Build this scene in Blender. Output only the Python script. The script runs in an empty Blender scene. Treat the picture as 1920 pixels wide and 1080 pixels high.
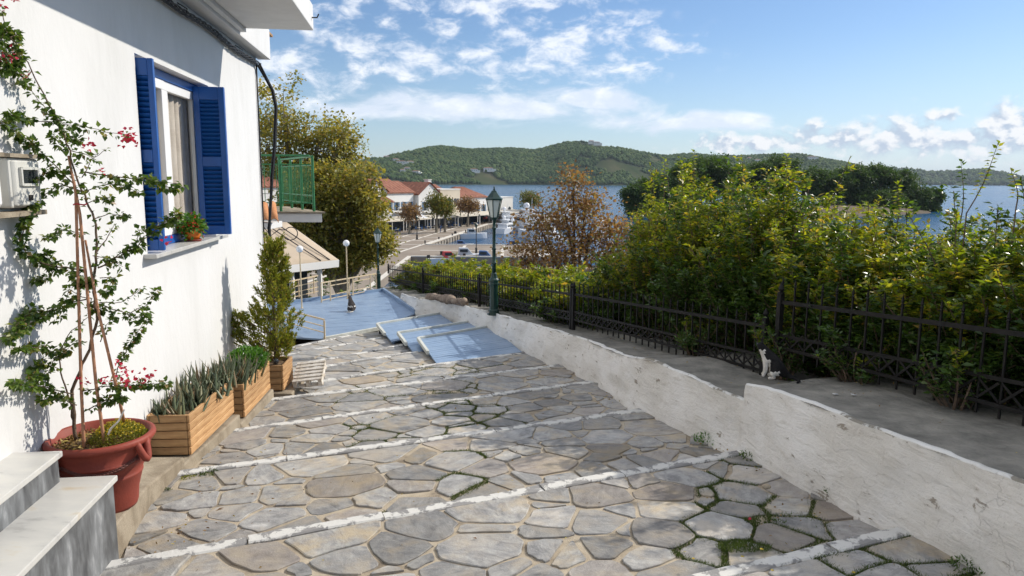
import bpy, bmesh, math, random
import numpy as np
from mathutils import Vector, Matrix, noise as mnoise
rnd = random.Random(7); nrg = np.random.default_rng(7)
SC = bpy.context.scene; COL = SC.collection; PI = math.pi

# ------------------------------------------------------------------ camera
F = 1360.0; PITCH = math.atan(202/1360.0); ROLL = math.radians(.35)
FW = Vector((0, math.cos(PITCH), -math.sin(PITCH))); _u = Vector((0, math.sin(PITCH), math.cos(PITCH))); _r = Vector((1, 0, 0))
RT = _r*math.cos(ROLL)+_u*math.sin(ROLL); UP = _u*math.cos(ROLL)-_r*math.sin(ROLL)
cd = bpy.data.cameras.new('camera'); cam = bpy.data.objects.new('camera', cd); COL.objects.link(cam)
cd.sensor_width = 36; cd.lens = F/1920*36; cd.clip_start = .05; cd.clip_end = 30000
mw = Matrix.Identity(4)
for i in range(3):
    mw[i][0] = RT[i]; mw[i][1] = UP[i]; mw[i][2] = -FW[i]
cam.matrix_world = mw; SC.camera = cam

# survey helpers: where a sight line meets a plane of the place
def ray(x, y): return RT*((x-960)/F)+UP*((540-y)/F)+FW
def atY(x, y, Y): r = ray(x, y); return r*(Y/r.y)
def atZ(x, y, z): r = ray(x, y); return r*(z/r.z)
ANG = math.radians(21.5)
SV = Vector((-math.sin(ANG), math.cos(ANG), 0)); TV = Vector((math.cos(ANG), math.sin(ANG), 0))
def st(s, t, z=0): return Vector((SV.x*s+TV.x*t, SV.y*s+TV.y*t, z))
HC, MS = 1.7, .088
def street_at(x, y): r = ray(x, y); return r*(-HC/(r.z+MS*r.dot(SV)))
def lerp(pts, x):
    if x <= pts[0][0]: return pts[0][1]
    for (a, b), (c, d) in zip(pts, pts[1:]):
        if x <= c: return b+(d-b)*(x-a)/(c-a)
    return pts[-1][1]

# ------------------------------------------------------------------ sun, sky, exposure
SUN_AZ, SUN_EL = math.radians(28), math.radians(34)      # azimuth measured from +X towards +Y
SUN_DIR = Vector((math.cos(SUN_EL)*math.cos(SUN_AZ), math.cos(SUN_EL)*math.sin(SUN_AZ), math.sin(SUN_EL)))
sl = bpy.data.lights.new('sun', 'SUN'); sl.energy = 3.6; sl.angle = math.radians(.55); sl.color = (1, .93, .82)
so = bpy.data.objects.new('sun', sl); COL.objects.link(so); so.rotation_euler = SUN_DIR.to_track_quat('Z', 'Y').to_euler(); so.location = SUN_DIR*50
SC.view_settings.view_transform = 'Standard'; SC.view_settings.look = 'None'; SC.view_settings.gamma = 1
SC.view_settings.use_curve_mapping = False; SC.view_settings.exposure = 0.36
SC.cycles.use_denoising = True
SC.cycles.max_bounces = 7; SC.cycles.diffuse_bounces = 3; SC.cycles.glossy_bounces = 3; SC.cycles.transmission_bounces = 4
SC.cycles.transparent_max_bounces = 8; SC.cycles.volume_bounces = 0; SC.cycles.caustics_reflective = False; SC.cycles.caustics_refractive = False
SC.cycles.sample_clamp_indirect = 6

class NT:
    def __init__(s, tree): s.t = tree; s.n = tree.nodes; s.n.clear()
    def new(s, typ, **kw):
        nd = s.n.new(typ)
        for k, v in kw.items(): setattr(nd, k, v)
        return nd
    def put(s, sock, v):
        if hasattr(v, 'is_output'): s.t.links.new(v, sock)
        elif v is not None:
            if isinstance(v, (tuple, list)) and len(v) == 3 and sock.type == 'RGBA': v = (*v, 1)
            sock.default_value = v
    def math(s, op, a, b=None, c=None, clamp=False):
        m = s.new('ShaderNodeMath', operation=op, use_clamp=clamp)
        for i, q in enumerate((a, b, c)):
            if q is not None: s.put(m.inputs[i], q)
        return m.outputs[0]
    def noise(s, vec, scale, detail=4, rough=.55, dist=0):
        m = s.new('ShaderNodeTexNoise'); s.put(m.inputs['Vector'], vec); m.inputs['Scale'].default_value = scale
        m.inputs['Detail'].default_value = detail; m.inputs['Roughness'].default_value = rough; m.inputs['Distortion'].default_value = dist
        return m.outputs[0]
    def ramp(s, fac, stops):
        m = s.new('ShaderNodeValToRGB'); s.put(m.inputs[0], fac); e = m.color_ramp.elements
        while len(e) < len(stops): e.new(.5)
        for el, (p, c) in zip(e, stops):
            el.position = p; el.color = (*c, 1) if len(c) == 3 else c
        return m.outputs[0]
    def mix(s, fac, a, b, typ='MIX'):
        m = s.new('ShaderNodeMix', data_type='RGBA', blend_type=typ)
        s.put(m.inputs[0], fac); s.put(m.inputs[6], a); s.put(m.inputs[7], b); return m.outputs[2]
    def smooth(s, v, lo, hi):
        m = s.new('ShaderNodeMapRange', interpolation_type='SMOOTHSTEP')
        s.put(m.inputs[0], v); m.inputs[1].default_value = lo; m.inputs[2].default_value = hi
        return m.outputs[0]
    def comb(s, x, y, z=0.0):
        m = s.new('ShaderNodeCombineXYZ'); s.put(m.inputs[0], x); s.put(m.inputs[1], y); s.put(m.inputs[2], z); return m.outputs[0]

def build_world():
    w = bpy.data.worlds.new('World'); SC.world = w; w.use_nodes = True
    t = NT(w.node_tree)
    sky = t.new('ShaderNodeTexSky', sky_type='NISHITA', sun_disc=False)
    sky.sun_elevation = SUN_EL; sky.sun_rotation = PI/2-SUN_AZ; sky.altitude = 10; sky.air_density = 1.0; sky.dust_density = .3; sky.ozone_density = 2.2
    tc = t.new('ShaderNodeTexCoord'); sep = t.new('ShaderNodeSeparateXYZ'); t.put(sep.inputs[0], tc.outputs['Generated'])
    x, y, z = sep.outputs
    az = t.math('ARCTAN2', x, y); el = t.math('ARCSINE', z)
    def ae(px, py):
        r = ray(px, py).normalized(); return math.atan2(r.x, r.y), math.asin(r.z)
    def ell(cx, cy, rx, ry):
        a0, e0 = ae(cx, cy)
        a = t.math('DIVIDE', t.math('SUBTRACT', az, a0), rx/F); b = t.math('DIVIDE', t.math('SUBTRACT', el, e0), ry/F)
        return t.math('SUBTRACT', 1.0, t.math('SQRT', t.math('ADD', t.math('MULTIPLY', a, a), t.math('MULTIPLY', b, b))))
    def union(lst):
        o = lst[0]
        for q in lst[1:]: o = t.math('MAXIMUM', o, q)
        return o
    # thin high cloud
    v1 = t.comb(t.math('MULTIPLY', az, 9), t.math('MULTIPLY', el, 24)); n1 = t.noise(v1, 1.25, 9, .62, .5)
    m1 = union([ell(900, 203, 360, 32), ell(1090, 186, 140, 30), ell(690, 208, 180, 22), ell(1290, 228, 200, 24)])
    d1 = t.smooth(t.math('ADD', m1, t.math('MULTIPLY', t.math('SUBTRACT', n1, .5), 2.6)), -.05, .75)
    # broken patches higher up
    v2 = t.comb(t.math('MULTIPLY', az, 14), t.math('MULTIPLY', el, 26), 3.7); n2 = t.noise(v2, 1.7, 9, .6, .25)
    m2 = union([ell(1010, 95, 330, 85), ell(660, 48, 110, 50), ell(540, 145, 190, 60), ell(860, 5, 330, 30), ell(780, 110, 170, 50), ell(1200, 75, 130, 40)])
    d2 = t.smooth(t.math('ADD', t.math('MINIMUM', m2, .55), t.math('MULTIPLY', t.math('SUBTRACT', n2, .5), 4.2)), .05, 1.15)
    d2 = t.math('MULTIPLY', d2, t.smooth(m2, -.15, .3))
    # overhead cloud added out of view, dense and bright to fill in ambient light
    v3 = t.comb(t.math('MULTIPLY', x, t.math('DIVIDE', 1.0, t.math('ADD', t.math('MAXIMUM', z, 0.0), .25))), t.math('MULTIPLY', y, t.math('DIVIDE', 1.0, t.math('ADD', t.math('MAXIMUM', z, 0.0), .25))), 1.0)
    n3 = t.noise(v3, 2.2, 7, .6)
    d3 = t.math('MULTIPLY', t.smooth(n3, .40, .62), t.smooth(el, .31, .5))
    d3 = t.math('MULTIPLY', d3, .92)
    # cumulus bank low over the right
    v4 = t.comb(t.math('MULTIPLY', az, 30), t.math('MULTIPLY', el, 40), 9.1); n4 = t.noise(v4, 1.35, 9, .55, .1)
    v4b = t.comb(t.math('ADD', t.math('MULTIPLY', az, 30), .16), t.math('ADD', t.math('MULTIPLY', el, 40), .34), 9.1); n4b = t.noise(v4b, 1.35, 5, .5, .1)
    m4 = union([ell(1420, 268, 150, 24), ell(1560, 262, 130, 36), ell(1680, 258, 150, 48), ell(1800, 266, 150, 40), ell(1895, 232, 78, 46), ell(1765, 217, 40, 17), ell(1980, 255, 170, 60)])
    d4 = t.smooth(t.math('ADD', m4, t.math('MULTIPLY', t.math('SUBTRACT', n4, .5), 2.9)), .05, .9)
    lit = t.smooth(t.math('SUBTRACT', n4, n4b), -.10, .09)
    # bright milky air along the horizon
    hz = t.math('MULTIPLY', t.smooth(el, .20, -.01), t.math('MULTIPLY_ADD', t.smooth(az, -.15, .75), .42, .22))
    c_high = t.mix(t.smooth(n2, .4, .75), (.66, .72, .83), (.90, .91, .93))
    c_cum = t.mix(lit, (.42, .50, .62), (.80, .81, .83))
    skyb = t.new('ShaderNodeBackground'); t.put(skyb.inputs[0], t.mix(1.0, sky.outputs[0], (.78, .89, 1.04), 'MULTIPLY')); skyb.inputs[1].default_value = .092
    def over(sh, col, fac):
        b = t.new('ShaderNodeBackground'); t.put(b.inputs[0], col); b.inputs[1].default_value = 1
        m = t.new('ShaderNodeMixShader'); t.put(m.inputs[0], fac); t.t.links.new(sh, m.inputs[1]); t.t.links.new(b.outputs[0], m.inputs[2]); return m.outputs[0]
    s = over(skyb.outputs[0], (.52, .64, .78), hz)
    s = over(s, c_high, t.math('MULTIPLY', d1, .82)); s = over(s, c_high, t.math('MULTIPLY', d2, .8)); s = over(s, (1.2, 1.19, 1.18), d3)
    s = over(s, c_cum, t.math('MULTIPLY', d4, .95))
    o = t.new('ShaderNodeOutputWorld'); t.t.links.new(s, o.inputs[0])
build_world()

# ------------------------------------------------------------------ materials
def mat(name, col, rough=.7, col2=None, scale=8, bump=0, bscale=60, spec=.4, metal=0, obj_rand=None, stops=None, coat=0, detail=6, bdist=.01, stretch=None):
    m = bpy.data.materials.new(name); m.use_nodes = True; t = NT(m.node_tree)
    b = t.new('ShaderNodeBsdfPrincipled'); o = t.new('ShaderNodeOutputMaterial'); t.t.links.new(b.outputs[0], o.inputs[0])
    tc = t.new('ShaderNodeTexCoord'); vec = tc.outputs['Object']
    if stretch:
        mp = t.new('ShaderNodeMapping'); mp.inputs['Scale'].default_value = stretch; t.put(mp.inputs[0], vec); vec = mp.outputs[0]
    c = (*col, 1)
    if stops: c = t.ramp(t.noise(vec, scale, detail, .6, .3), stops)
    elif col2: c = t.mix(t.smooth(t.noise(vec, scale, detail, .6, .3), .35, .68), col, col2)
    if obj_rand:
        oi = t.new('ShaderNodeObjectInfo'); hs = t.new('ShaderNodeHueSaturation'); t.put(hs.inputs['Color'], c)
        mr = t.math('MULTIPLY_ADD', oi.outputs['Random'], obj_rand*2, 1-obj_rand); t.put(hs.inputs['Value'], mr); c = hs.outputs[0]
    t.put(b.inputs['Base Color'], c); b.inputs['Roughness'].default_value = rough; b.inputs['Metallic'].default_value = metal
    b.inputs['Specular IOR Level'].default_value = spec; b.inputs['Coat Weight'].default_value = coat
    if bump:
        bp = t.new('ShaderNodeBump'); bp.inputs['Strength'].default_value = bump; bp.inputs['Distance'].default_value = bdist
        t.put(bp.inputs['Height'], t.noise(vec, bscale, 6, .6)); t.t.links.new(bp.outputs[0], b.inputs['Normal'])
    return m

def leafmat(name, stops, trans=.4, rough=.45, tcol=None, spec=.45, clump=0):
    m = bpy.data.materials.new(name); m.use_nodes = True; t = NT(m.node_tree)
    o = t.new('ShaderNodeOutputMaterial'); g = t.new('ShaderNodeNewGeometry')
    fac = g.outputs['Random Per Island']
    if clump:
        tc = t.new('ShaderNodeTexCoord'); n = t.noise(tc.outputs['Object'], clump, 2)
        fac = t.math('ADD', t.math('MULTIPLY', fac, .55), t.math('MULTIPLY', t.math('SUBTRACT', n, .28), 1.0), clamp=True)
    c = t.ramp(fac, stops)
    b = t.new('ShaderNodeBsdfPrincipled'); t.put(b.inputs['Base Color'], c); b.inputs['Roughness'].default_value = rough; b.inputs['Specular IOR Level'].default_value = spec
    tr = t.new('ShaderNodeBsdfTranslucent'); t.put(tr.inputs[0], t.mix(1.0, c, tcol or (1.5, 1.5, .7), 'MULTIPLY'))
    mx = t.new('ShaderNodeMixShader'); mx.inputs[0].default_value = trans
    t.t.links.new(b.outputs[0], mx.inputs[1]); t.t.links.new(tr.outputs[0], mx.inputs[2]); t.t.links.new(mx.outputs[0], o.inputs[0])
    return m

def stone_mat(name, cols, warm):
    m = bpy.data.materials.new(name); m.use_nodes = True; t = NT(m.node_tree)
    b = t.new('ShaderNodeBsdfPrincipled'); o = t.new('ShaderNodeOutputMaterial'); t.t.links.new(b.outputs[0], o.inputs[0])
    tc = t.new('ShaderNodeTexCoord'); oi = t.new('ShaderNodeObjectInfo')
    rot = t.new('ShaderNodeVectorRotate', rotation_type='Z_AXIS'); t.put(rot.inputs['Vector'], tc.outputs['Object']); t.put(rot.inputs['Angle'], t.math('MULTIPLY', oi.outputs['Random'], 9.0))
    sh = t.new('ShaderNodeVectorMath', operation='ADD'); t.put(sh.inputs[0], rot.outputs[0]); t.put(sh.inputs[1], t.comb(t.math('MULTIPLY', oi.outputs['Random'], 37.0), 0.0, t.math('MULTIPLY', oi.outputs['Random'], 11.0)))
    mp = t.new('ShaderNodeMapping'); mp.inputs['Scale'].default_value = (3.2, 7.5, 6); t.put(mp.inputs[0], sh.outputs[0])
    n0 = t.noise(mp.outputs[0], 1.6, 8, .65, .9); ni = t.noise(sh.outputs[0], 11, 8, .68, .4); n1 = t.math('ADD', t.math('MULTIPLY', n0, .55), t.math('MULTIPLY', ni, .45)); n2 = t.noise(sh.outputs[0], 5, 5, .6); n3 = t.noise(sh.outputs[0], 90, 3, .7)
    c = t.ramp(n1, [(.33, cols[0]), (.46, cols[1]), (.57, cols[2]), (.68, cols[3])])
    wn2 = t.new('ShaderNodeTexWhiteNoise', noise_dimensions='1D'); t.put(wn2.inputs['W'], t.math('MULTIPLY', oi.outputs['Random'], 31.0))
    c = t.mix(t.math('MULTIPLY', t.smooth(wn2.outputs[0], .72, .95), .36), c, (.33, .255, .20))
    c = t.mix(t.math('MULTIPLY', t.smooth(n2, .44, .70), .8), c, warm)
    gp_ = t.new('ShaderNodeNewGeometry'); nw = t.noise(gp_.outputs['Position'], 1.1, 7, .65, .5)
    c = t.mix(t.math('MULTIPLY', t.smooth(nw, .50, .68), .5), c, (.40, .34, .26))
    c = t.mix(t.math('MULTIPLY', t.smooth(n3, .56, .72), .45), c, (.47, .45, .41))
    hs = t.new('ShaderNodeHueSaturation'); t.put(hs.inputs['Color'], c); t.put(hs.inputs['Value'], t.math('MULTIPLY_ADD', oi.outputs['Random'], .62, .70))
    wn = t.new('ShaderNodeTexWhiteNoise', noise_dimensions='1D'); t.put(wn.inputs['W'], t.math('MULTIPLY', oi.outputs['Random'], 77.0))
    t.put(hs.inputs['Saturation'], t.math('MULTIPLY_ADD', wn.outputs[0], 1.0, .6))
    t.put(b.inputs['Base Color'], hs.outputs[0]); b.inputs['Roughness'].default_value = .62; b.inputs['Specular IOR Level'].default_value = .35
    bp = t.new('ShaderNodeBump'); bp.inputs['Strength'].default_value = .8; bp.inputs['Distance'].default_value = .012
    t.put(bp.inputs['Height'], t.math('ADD', n1, t.math('MULTIPLY', n3, .3))); t.t.links.new(bp.outputs[0], b.inputs['Normal'])
    return m

def worn_paint(name, paint, under, amount, scale=9, bump=.6, dirt=(.30, .27, .22), damt=.35):
    m = bpy.data.materials.new(name); m.use_nodes = True; t = NT(m.node_tree)
    b = t.new('ShaderNodeBsdfPrincipled'); o = t.new('ShaderNodeOutputMaterial'); t.t.links.new(b.outputs[0], o.inputs[0])
    tc = t.new('ShaderNodeTexCoord'); v = tc.outputs['Object']
    n1 = t.noise(v, scale, 9, .68, .4); n2 = t.noise(v, scale*.3, 5, .6, .2); n3 = t.noise(v, scale*7, 4, .65)
    f = t.smooth(t.math('ADD', n1, t.math('MULTIPLY', t.math('SUBTRACT', n2, .5), .9)), amount, amount+.07)
    c = t.mix(f, paint, under)
    c = t.mix(t.math('MULTIPLY', t.smooth(n2, .5, .75), damt), c, dirt)
    c = t.mix(t.math('MULTIPLY', t.smooth(n3, .6, .72), .35), c, under)
    t.put(b.inputs['Base Color'], c); b.inputs['Roughness'].default_value = .85; b.inputs['Specular IOR Level'].default_value = .2
    bp = t.new('ShaderNodeBump'); bp.inputs['Strength'].default_value = bump; bp.inputs['Distance'].default_value = .012
    t.put(bp.inputs['Height'], t.math('ADD', t.math('ADD', n1, t.math('MULTIPLY', n3, .35)), t.math('MULTIPLY', f, -.35))); t.t.links.new(bp.outputs[0], b.inputs['Normal'])
    return m

M = {}
M['plaster'] = mat('white_plaster', (.72, .72, .715), .8, scale=1.3, detail=9, bump=.6, bscale=9, spec=.25, bdist=.012, stretch=(1, 1, .45), stops=[(.3, (.60, .60, .59)), (.5, (.67, .67, .665)), (.7, (.69, .69, .69))])
M['soffit'] = mat('soffit_paint', (.72, .72, .71), .8, (.66, .66, .65), 4, .2, 40, .2)
M['mortar'] = mat('sandy_mortar', (.36, .29, .21), .95, scale=4, detail=9, bump=.9, bscale=160, spec=.1, bdist=.008,
                  stops=[(.3, (.20, .165, .125)), (.45, (.41, .345, .26)), (.68, (.53, .46, .355))])
M['stone'] = stone_mat('grey_marble_paving', [(.12, .12, .122), (.225, .222, .218), (.325, .32, .306), (.48, .465, .44)], (.38, .33, .26))
M['edge_paint'] = worn_paint('whitewashed_step_edge', (.60, .59, .56), (.26, .255, .25), .42, 8)
def wall_mat():
    m = bpy.data.materials.new('peeling_whitewash'); m.use_nodes = True; t = NT(m.node_tree)
    b = t.new('ShaderNodeBsdfPrincipled'); o = t.new('ShaderNodeOutputMaterial'); t.t.links.new(b.outputs[0], o.inputs[0])
    tc = t.new('ShaderNodeTexCoord'); v = tc.outputs['Object']
    n1 = t.noise(v, 6, 9, .66, .5); n2 = t.noise(v, 1.5, 6, .62, .4); n3 = t.noise(v, 38, 4, .7)
    mp = t.new('ShaderNodeMapping'); mp.inputs['Scale'].default_value = (3, 3, 14); mp.inputs['Rotation'].default_value = (.35, 0, 0); t.put(mp.inputs[0], v); n4 = t.noise(mp.outputs[0], 1.6, 8, .7, .6)
    wn = t.new('ShaderNodeTexNoise'); t.put(wn.inputs[0], v); wn.inputs['Scale'].default_value = 3.0; wn.inputs['Detail'].default_value = 6
    wv_ = t.new('ShaderNodeVectorMath', operation='MULTIPLY_ADD'); t.put(wv_.inputs[0], wn.outputs[1]); wv_.inputs[1].default_value = (.5, .5, .5); t.put(wv_.inputs[2], v)
    vo = t.new('ShaderNodeTexVoronoi', feature='DISTANCE_TO_EDGE'); t.put(vo.inputs['Vector'], wv_.outputs[0]); vo.inputs['Scale'].default_value = 2.6
    crack = t.math('MULTIPLY', t.math('SUBTRACT', 1.0, t.smooth(vo.outputs[0], .0, .0055)), t.smooth(n2, .50, .58))
    c = t.mix(t.smooth(n2, .36, .66), (.86, .84, .81), (.77, .74, .69))
    c = t.mix(t.math('MULTIPLY', t.smooth(n4, .50, .68), .5), c, (.60, .56, .50))
    c = t.mix(t.smooth(t.math('ADD', n1, t.math('MULTIPLY', t.math('SUBTRACT', n4, .5), .8)), .66, .72), c, (.36, .32, .27))
    c = t.mix(t.math('MULTIPLY', t.smooth(n3, .62, .72), .5), c, (.40, .37, .32)); c = t.mix(t.math('MULTIPLY', crack, .16), c, (.16, .14, .11))
    t.put(b.inputs['Base Color'], c); b.inputs['Roughness'].default_value = .9; b.inputs['Specular IOR Level'].default_value = .15
    bp = t.new('ShaderNodeBump'); bp.inputs['Strength'].default_value = 1; bp.inputs['Distance'].default_value = .022
    h = t.math('ADD', t.math('ADD', t.math('MULTIPLY', n4, .7), t.math('MULTIPLY', n1, .8)), t.math('ADD', t.math('MULTIPLY', n3, .25), t.math('MULTIPLY', crack, -.15)))
    t.put(bp.inputs['Height'], h); t.t.links.new(bp.outputs[0], b.inputs['Normal']); return m
M['wall_paint'] = wall_mat()
M['wall_edge'] = worn_paint('whitewashed_wall_rim', (.74, .73, .70), (.26, .24, .20), .60, 5, .9)
M['slab'] = mat('rough_grey_slab', (.16, .155, .14), .9, scale=4.5, detail=11, bump=1, bscale=16, spec=.2, bdist=.03, stops=[(.3, (.15, .145, .13)), (.5, (.24, .23, .205)), (.7, (.34, .32, .28))])
M['concrete'] = mat('stained_concrete', (.34, .29, .22), .9, (.22, .18, .13), 5, .6, 50, .2)
M['blue'] = mat('shutter_blue', (.007, .080, .32), .36, (.009, .095, .37), 6, .1, 60, .5)
M['upvc'] = mat('white_frame', (.78, .78, .78), .4)
M['curtain'] = mat('cream_curtain', (.62, .56, .48), .9, (.52, .46, .39), 5)
M['glass'] = mat('dark_glass', (.03, .035, .04), .06, spec=.6)
M['marble_top'] = mat('white_marble', (.66, .65, .61), .28, scale=3, detail=8, stretch=(1, 2.6, 1), spec=.5, stops=[(.3, (.34, .335, .32)), (.42, (.50, .495, .475)), (.62, (.57, .56, .525)), (.75, (.52, .44, .32))])
M['marble_riser'] = mat('grey_marble_riser', (.3, .32, .33), .4, scale=4, detail=11, stretch=(2.6, 2.6, .8), stops=[(.3, (.04, .042, .046)), (.45, (.10, .105, .11)), (.6, (.20, .21, .22)), (.74, (.42, .43, .44))])
M['terracotta'] = mat('terracotta_red', (.27, .052, .032), .6, (.21, .042, .028), 4, .2, 40, .35)
M['chain_rust'] = mat('rusty_moulding', (.13, .045, .035), .7)
M['orange'] = mat('orange_glaze', (.72, .19, .02), .3, spec=.5)
M['soil'] = mat('dry_soil', (.10, .065, .04), .95, (.2, .14, .09), 30, 1, 60, .1)
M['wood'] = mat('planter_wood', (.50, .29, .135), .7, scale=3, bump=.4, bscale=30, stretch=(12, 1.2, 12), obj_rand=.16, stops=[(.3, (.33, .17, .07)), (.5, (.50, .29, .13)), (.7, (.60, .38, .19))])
M['wood_shaded'] = mat('planter_wood_shaded', (.36, .21, .10), .75, scale=3, bump=.4, bscale=30, stretch=(1.2, 12, 12), obj_rand=.16, stops=[(.3, (.24, .125, .055)), (.5, (.37, .22, .10)), (.7, (.45, .28, .14))])  # darker copy of the planter wood, shade of the end boards put into its colour
M['white_wood'] = mat('white_weathered_wood', (.72, .69, .64), .8, (.5, .44, .36), 9, .4, 60, .2)
M['cane'] = mat('bamboo', (.46, .24, .14), .6, (.36, .17, .09), 20)
M['bark'] = mat('brown_bark', (.17, .12, .085), .9, (.10, .07, .05), 14, .6, 60, .2)
M['bark_pale'] = mat('pale_bark', (.30, .26, .20), .9, (.18, .15, .11), 8, .6, 40, .2)
M['iron'] = mat('black_iron', (.010, .010, .0105), .6, (.018, .016, .015), 12, .15, 90, .25)
M['lamp_green'] = mat('dark_green_paint', (.006, .032, .026), .35, (.009, .042, .032), 6, spec=.5)
M['lamp_glass'] = mat('frosted_lantern_glass', (.62, .66, .62), .25, spec=.5)
M['globe'] = mat('opal_globe', (.85, .85, .85), .2, spec=.5)
M['cream'] = mat('cream_pipe_paint', (.68, .55, .36), .5, (.62, .48, .30), 10)
M['deck'] = mat('blue_deck_paint', (.24, .335, .475), .36, scale=2.2, detail=10, bump=.2, bscale=14, spec=.5, stops=[(.28, (.15, .22, .34)), (.45, (.215, .305, .44)), (.6, (.245, .34, .475)), (.74, (.34, .42, .52))])
M['deck_trim'] = mat('pale_trim', (.62, .63, .58), .6, (.5, .51, .46), 9)
M['awning'] = mat('beige_canvas', (.46, .375, .28), .85, (.42, .34, .25), 2)
M['green'] = mat('green_rail_paint', (.028, .17, .06), .45, (.05, .21, .09), 7)
M['tile'] = mat('terracotta_roof_tile', (.42, .17, .075), .8, scale=1.6, stops=[(.3, (.17, .06, .04)), (.5, (.25, .095, .055)), (.7, (.33, .15, .095))])
M['tile_near'] = mat('orange_roof_tile', (.56, .26, .11), .8, (.46, .19, .08), 9, .3, 60)
M['cable'] = mat('black_cable', (.022, .022, .024), .5)
M['box'] = mat('pale_plastic_box', (.60, .60, .56), .5, (.52, .51, .47), 5)
M['window_dark'] = mat('dark_window', (.035, .045, .055), .2)
M['shutter_pale'] = mat('blue_grey_shutter', (.12, .19, .28), .6)
M['house_white'] = mat('white_render', (.74, .73, .70), .85, (.66, .64, .60), .25)
M['house_cream'] = mat('cream_render', (.62, .54, .42), .85, (.55, .47, .36), .25)
M['canvas'] = mat('cream_canvas', (.60, .55, .46), .85, (.54, .49, .40), .3)
M['quay'] = mat('brown_quay_paving', (.25, .20, .155), .85, scale=.12, bump=.3, bscale=2, stops=[(.3, (.20, .16, .125)), (.5, (.25, .205, .16)), (.7, (.29, .245, .195))])
M['line'] = mat('pale_paving_line', (.60, .56, .49), .85)
M['quay_stone'] = mat('quay_stone', (.36, .32, .26), .9, (.16, .13, .10), .6)
M['terrain'] = mat('dry_slope', (.06, .055, .035), .95, (.11, .085, .055), .4, .5, 5, .1)
M['shore'] = mat('tan_shore', (.17, .135, .10), .95, (.09, .075, .055), .12, .6, 1, .1)
M['boat_white'] = mat('white_gelcoat', (.80, .80, .80), .25, spec=.5)
M['boat_blue'] = mat('boat_blue_cover', (.05, .11, .25), .7)
M['boat_grey'] = mat('grey_boat_cover', (.42, .45, .48), .7)
M['red'] = mat('red_cloth', (.45, .05, .05), .7)
M['blue_cloth'] = mat('denim_cloth', (.06, .10, .2), .8)
M['skin'] = mat('skin', (.5, .3, .2), .6)
M['dark'] = mat('dark_material', (.03, .028, .026), .7)
M['log'] = mat('weathered_log', (.34, .27, .21), .9, (.18, .13, .10), 9, .9, 25, .15)
M['meter_white'] = mat('meter_white', (.75, .75, .73), .4)
M['fur_black'] = mat('black_fur', (.010, .010, .011), .75, (.018, .017, .017), 60, .5, 220, .2)
M['fur_white'] = mat('white_fur', (.72, .69, .64), .85, (.6, .57, .52), 40, .5, 220, .1)
M['fur_grey'] = mat('grey_fur', (.045, .040, .038), .85, (.08, .07, .065), 30, .5, 220, .1)
M['succulent'] = leafmat('aloe_green', [(0, (.08, .11, .065)), (.5, (.14, .17, .10)), (.8, (.20, .19, .10)), (1, (.24, .155, .09))], .08, .45)
M['boug'] = leafmat('bougainvillea_leaf', [(0, (.045, .09, .016)), (.5, (.085, .15, .026)), (.85, (.14, .20, .04)), (.95, (.25, .26, .06)), (1, (.28, .17, .08))], .35, .4)
M['bract'] = leafmat('crimson_bract', [(0, (.50, .02, .045)), (1, (.62, .05, .11))], .4, .6, (1.2, .8, .8))
M['petal'] = leafmat('red_petal', [(0, (.55, .03, .02)), (1, (.65, .09, .04))], .3, .6, (1.2, .8, .8))
M['yellow'] = leafmat('yellow_flower', [(0, (.50, .38, .02)), (1, (.62, .48, .04))], .3, .6, (1.2, 1.1, .6))
M['yellowgreen'] = leafmat('yellow_green_leaf', [(0, (.10, .13, .015)), (.6, (.22, .24, .03)), (1, (.36, .33, .04))], .3, .5)
M['bright'] = leafmat('bright_green_leaf', [(0, (.05, .14, .02)), (.6, (.09, .22, .03)), (1, (.15, .28, .05))], .3, .45)
M['thuja'] = leafmat('thuja_spray', [(0, (.11, .13, .018)), (.45, (.20, .23, .03)), (.8, (.31, .31, .045)), (1, (.32, .20, .05))], .4, .6)
M['hedge'] = leafmat('hedge_leaf', [(0, (.026, .056, .014)), (.45, (.05, .10, .022)), (.8, (.075, .14, .03)), (1, (.12, .175, .036))], .4, .34, (2.0, 1.9, .5), .5)
M['young'] = leafmat('young_hedge_leaf', [(0, (.115, .17, .018)), (.5, (.20, .255, .026)), (.85, (.31, .31, .04)), (1, (.38, .25, .07))], .52, .4, (1.7, 1.6, .5))
M['russet'] = leafmat('russet_leaf', [(0, (.17, .095, .045)), (.4, (.28, .17, .07)), (.75, (.37, .25, .09)), (1, (.25, .25, .08))], .42, .5, (1.5, 1.2, .7))
M['plane'] = leafmat('plane_tree_leaf', [(0, (.15, .165, .04)), (.4, (.25, .255, .06)), (.7, (.34, .31, .08)), (.9, (.39, .29, .095)), (1, (.22, .29, .06))], .5, .5, (1.5, 1.3, .6))
M['quaytree'] = leafmat('quay_tree_leaf', [(0, (.08, .10, .018)), (.5, (.15, .165, .026)), (1, (.27, .19, .04))], .3, .6)
M['brownleaf'] = leafmat('brown_leaf', [(0, (.16, .09, .05)), (.6, (.27, .155, .08)), (1, (.32, .22, .11))], .3, .6)
M['pine'] = leafmat('pine_needles', [(0, (.026, .056, .014)), (.5, (.06, .11, .024)), (1, (.11, .16, .034))], .3, .6, clump=.12)
M['grass'] = leafmat('moss_grass', [(0, (.03, .055, .01)), (.5, (.06, .10, .016)), (1, (.11, .14, .03))], .3, .6)
M['dryleaf'] = leafmat('dry_leaf', [(0, (.14, .07, .03)), (.6, (.25, .16, .05)), (1, (.40, .33, .08))], .2, .6)

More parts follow.
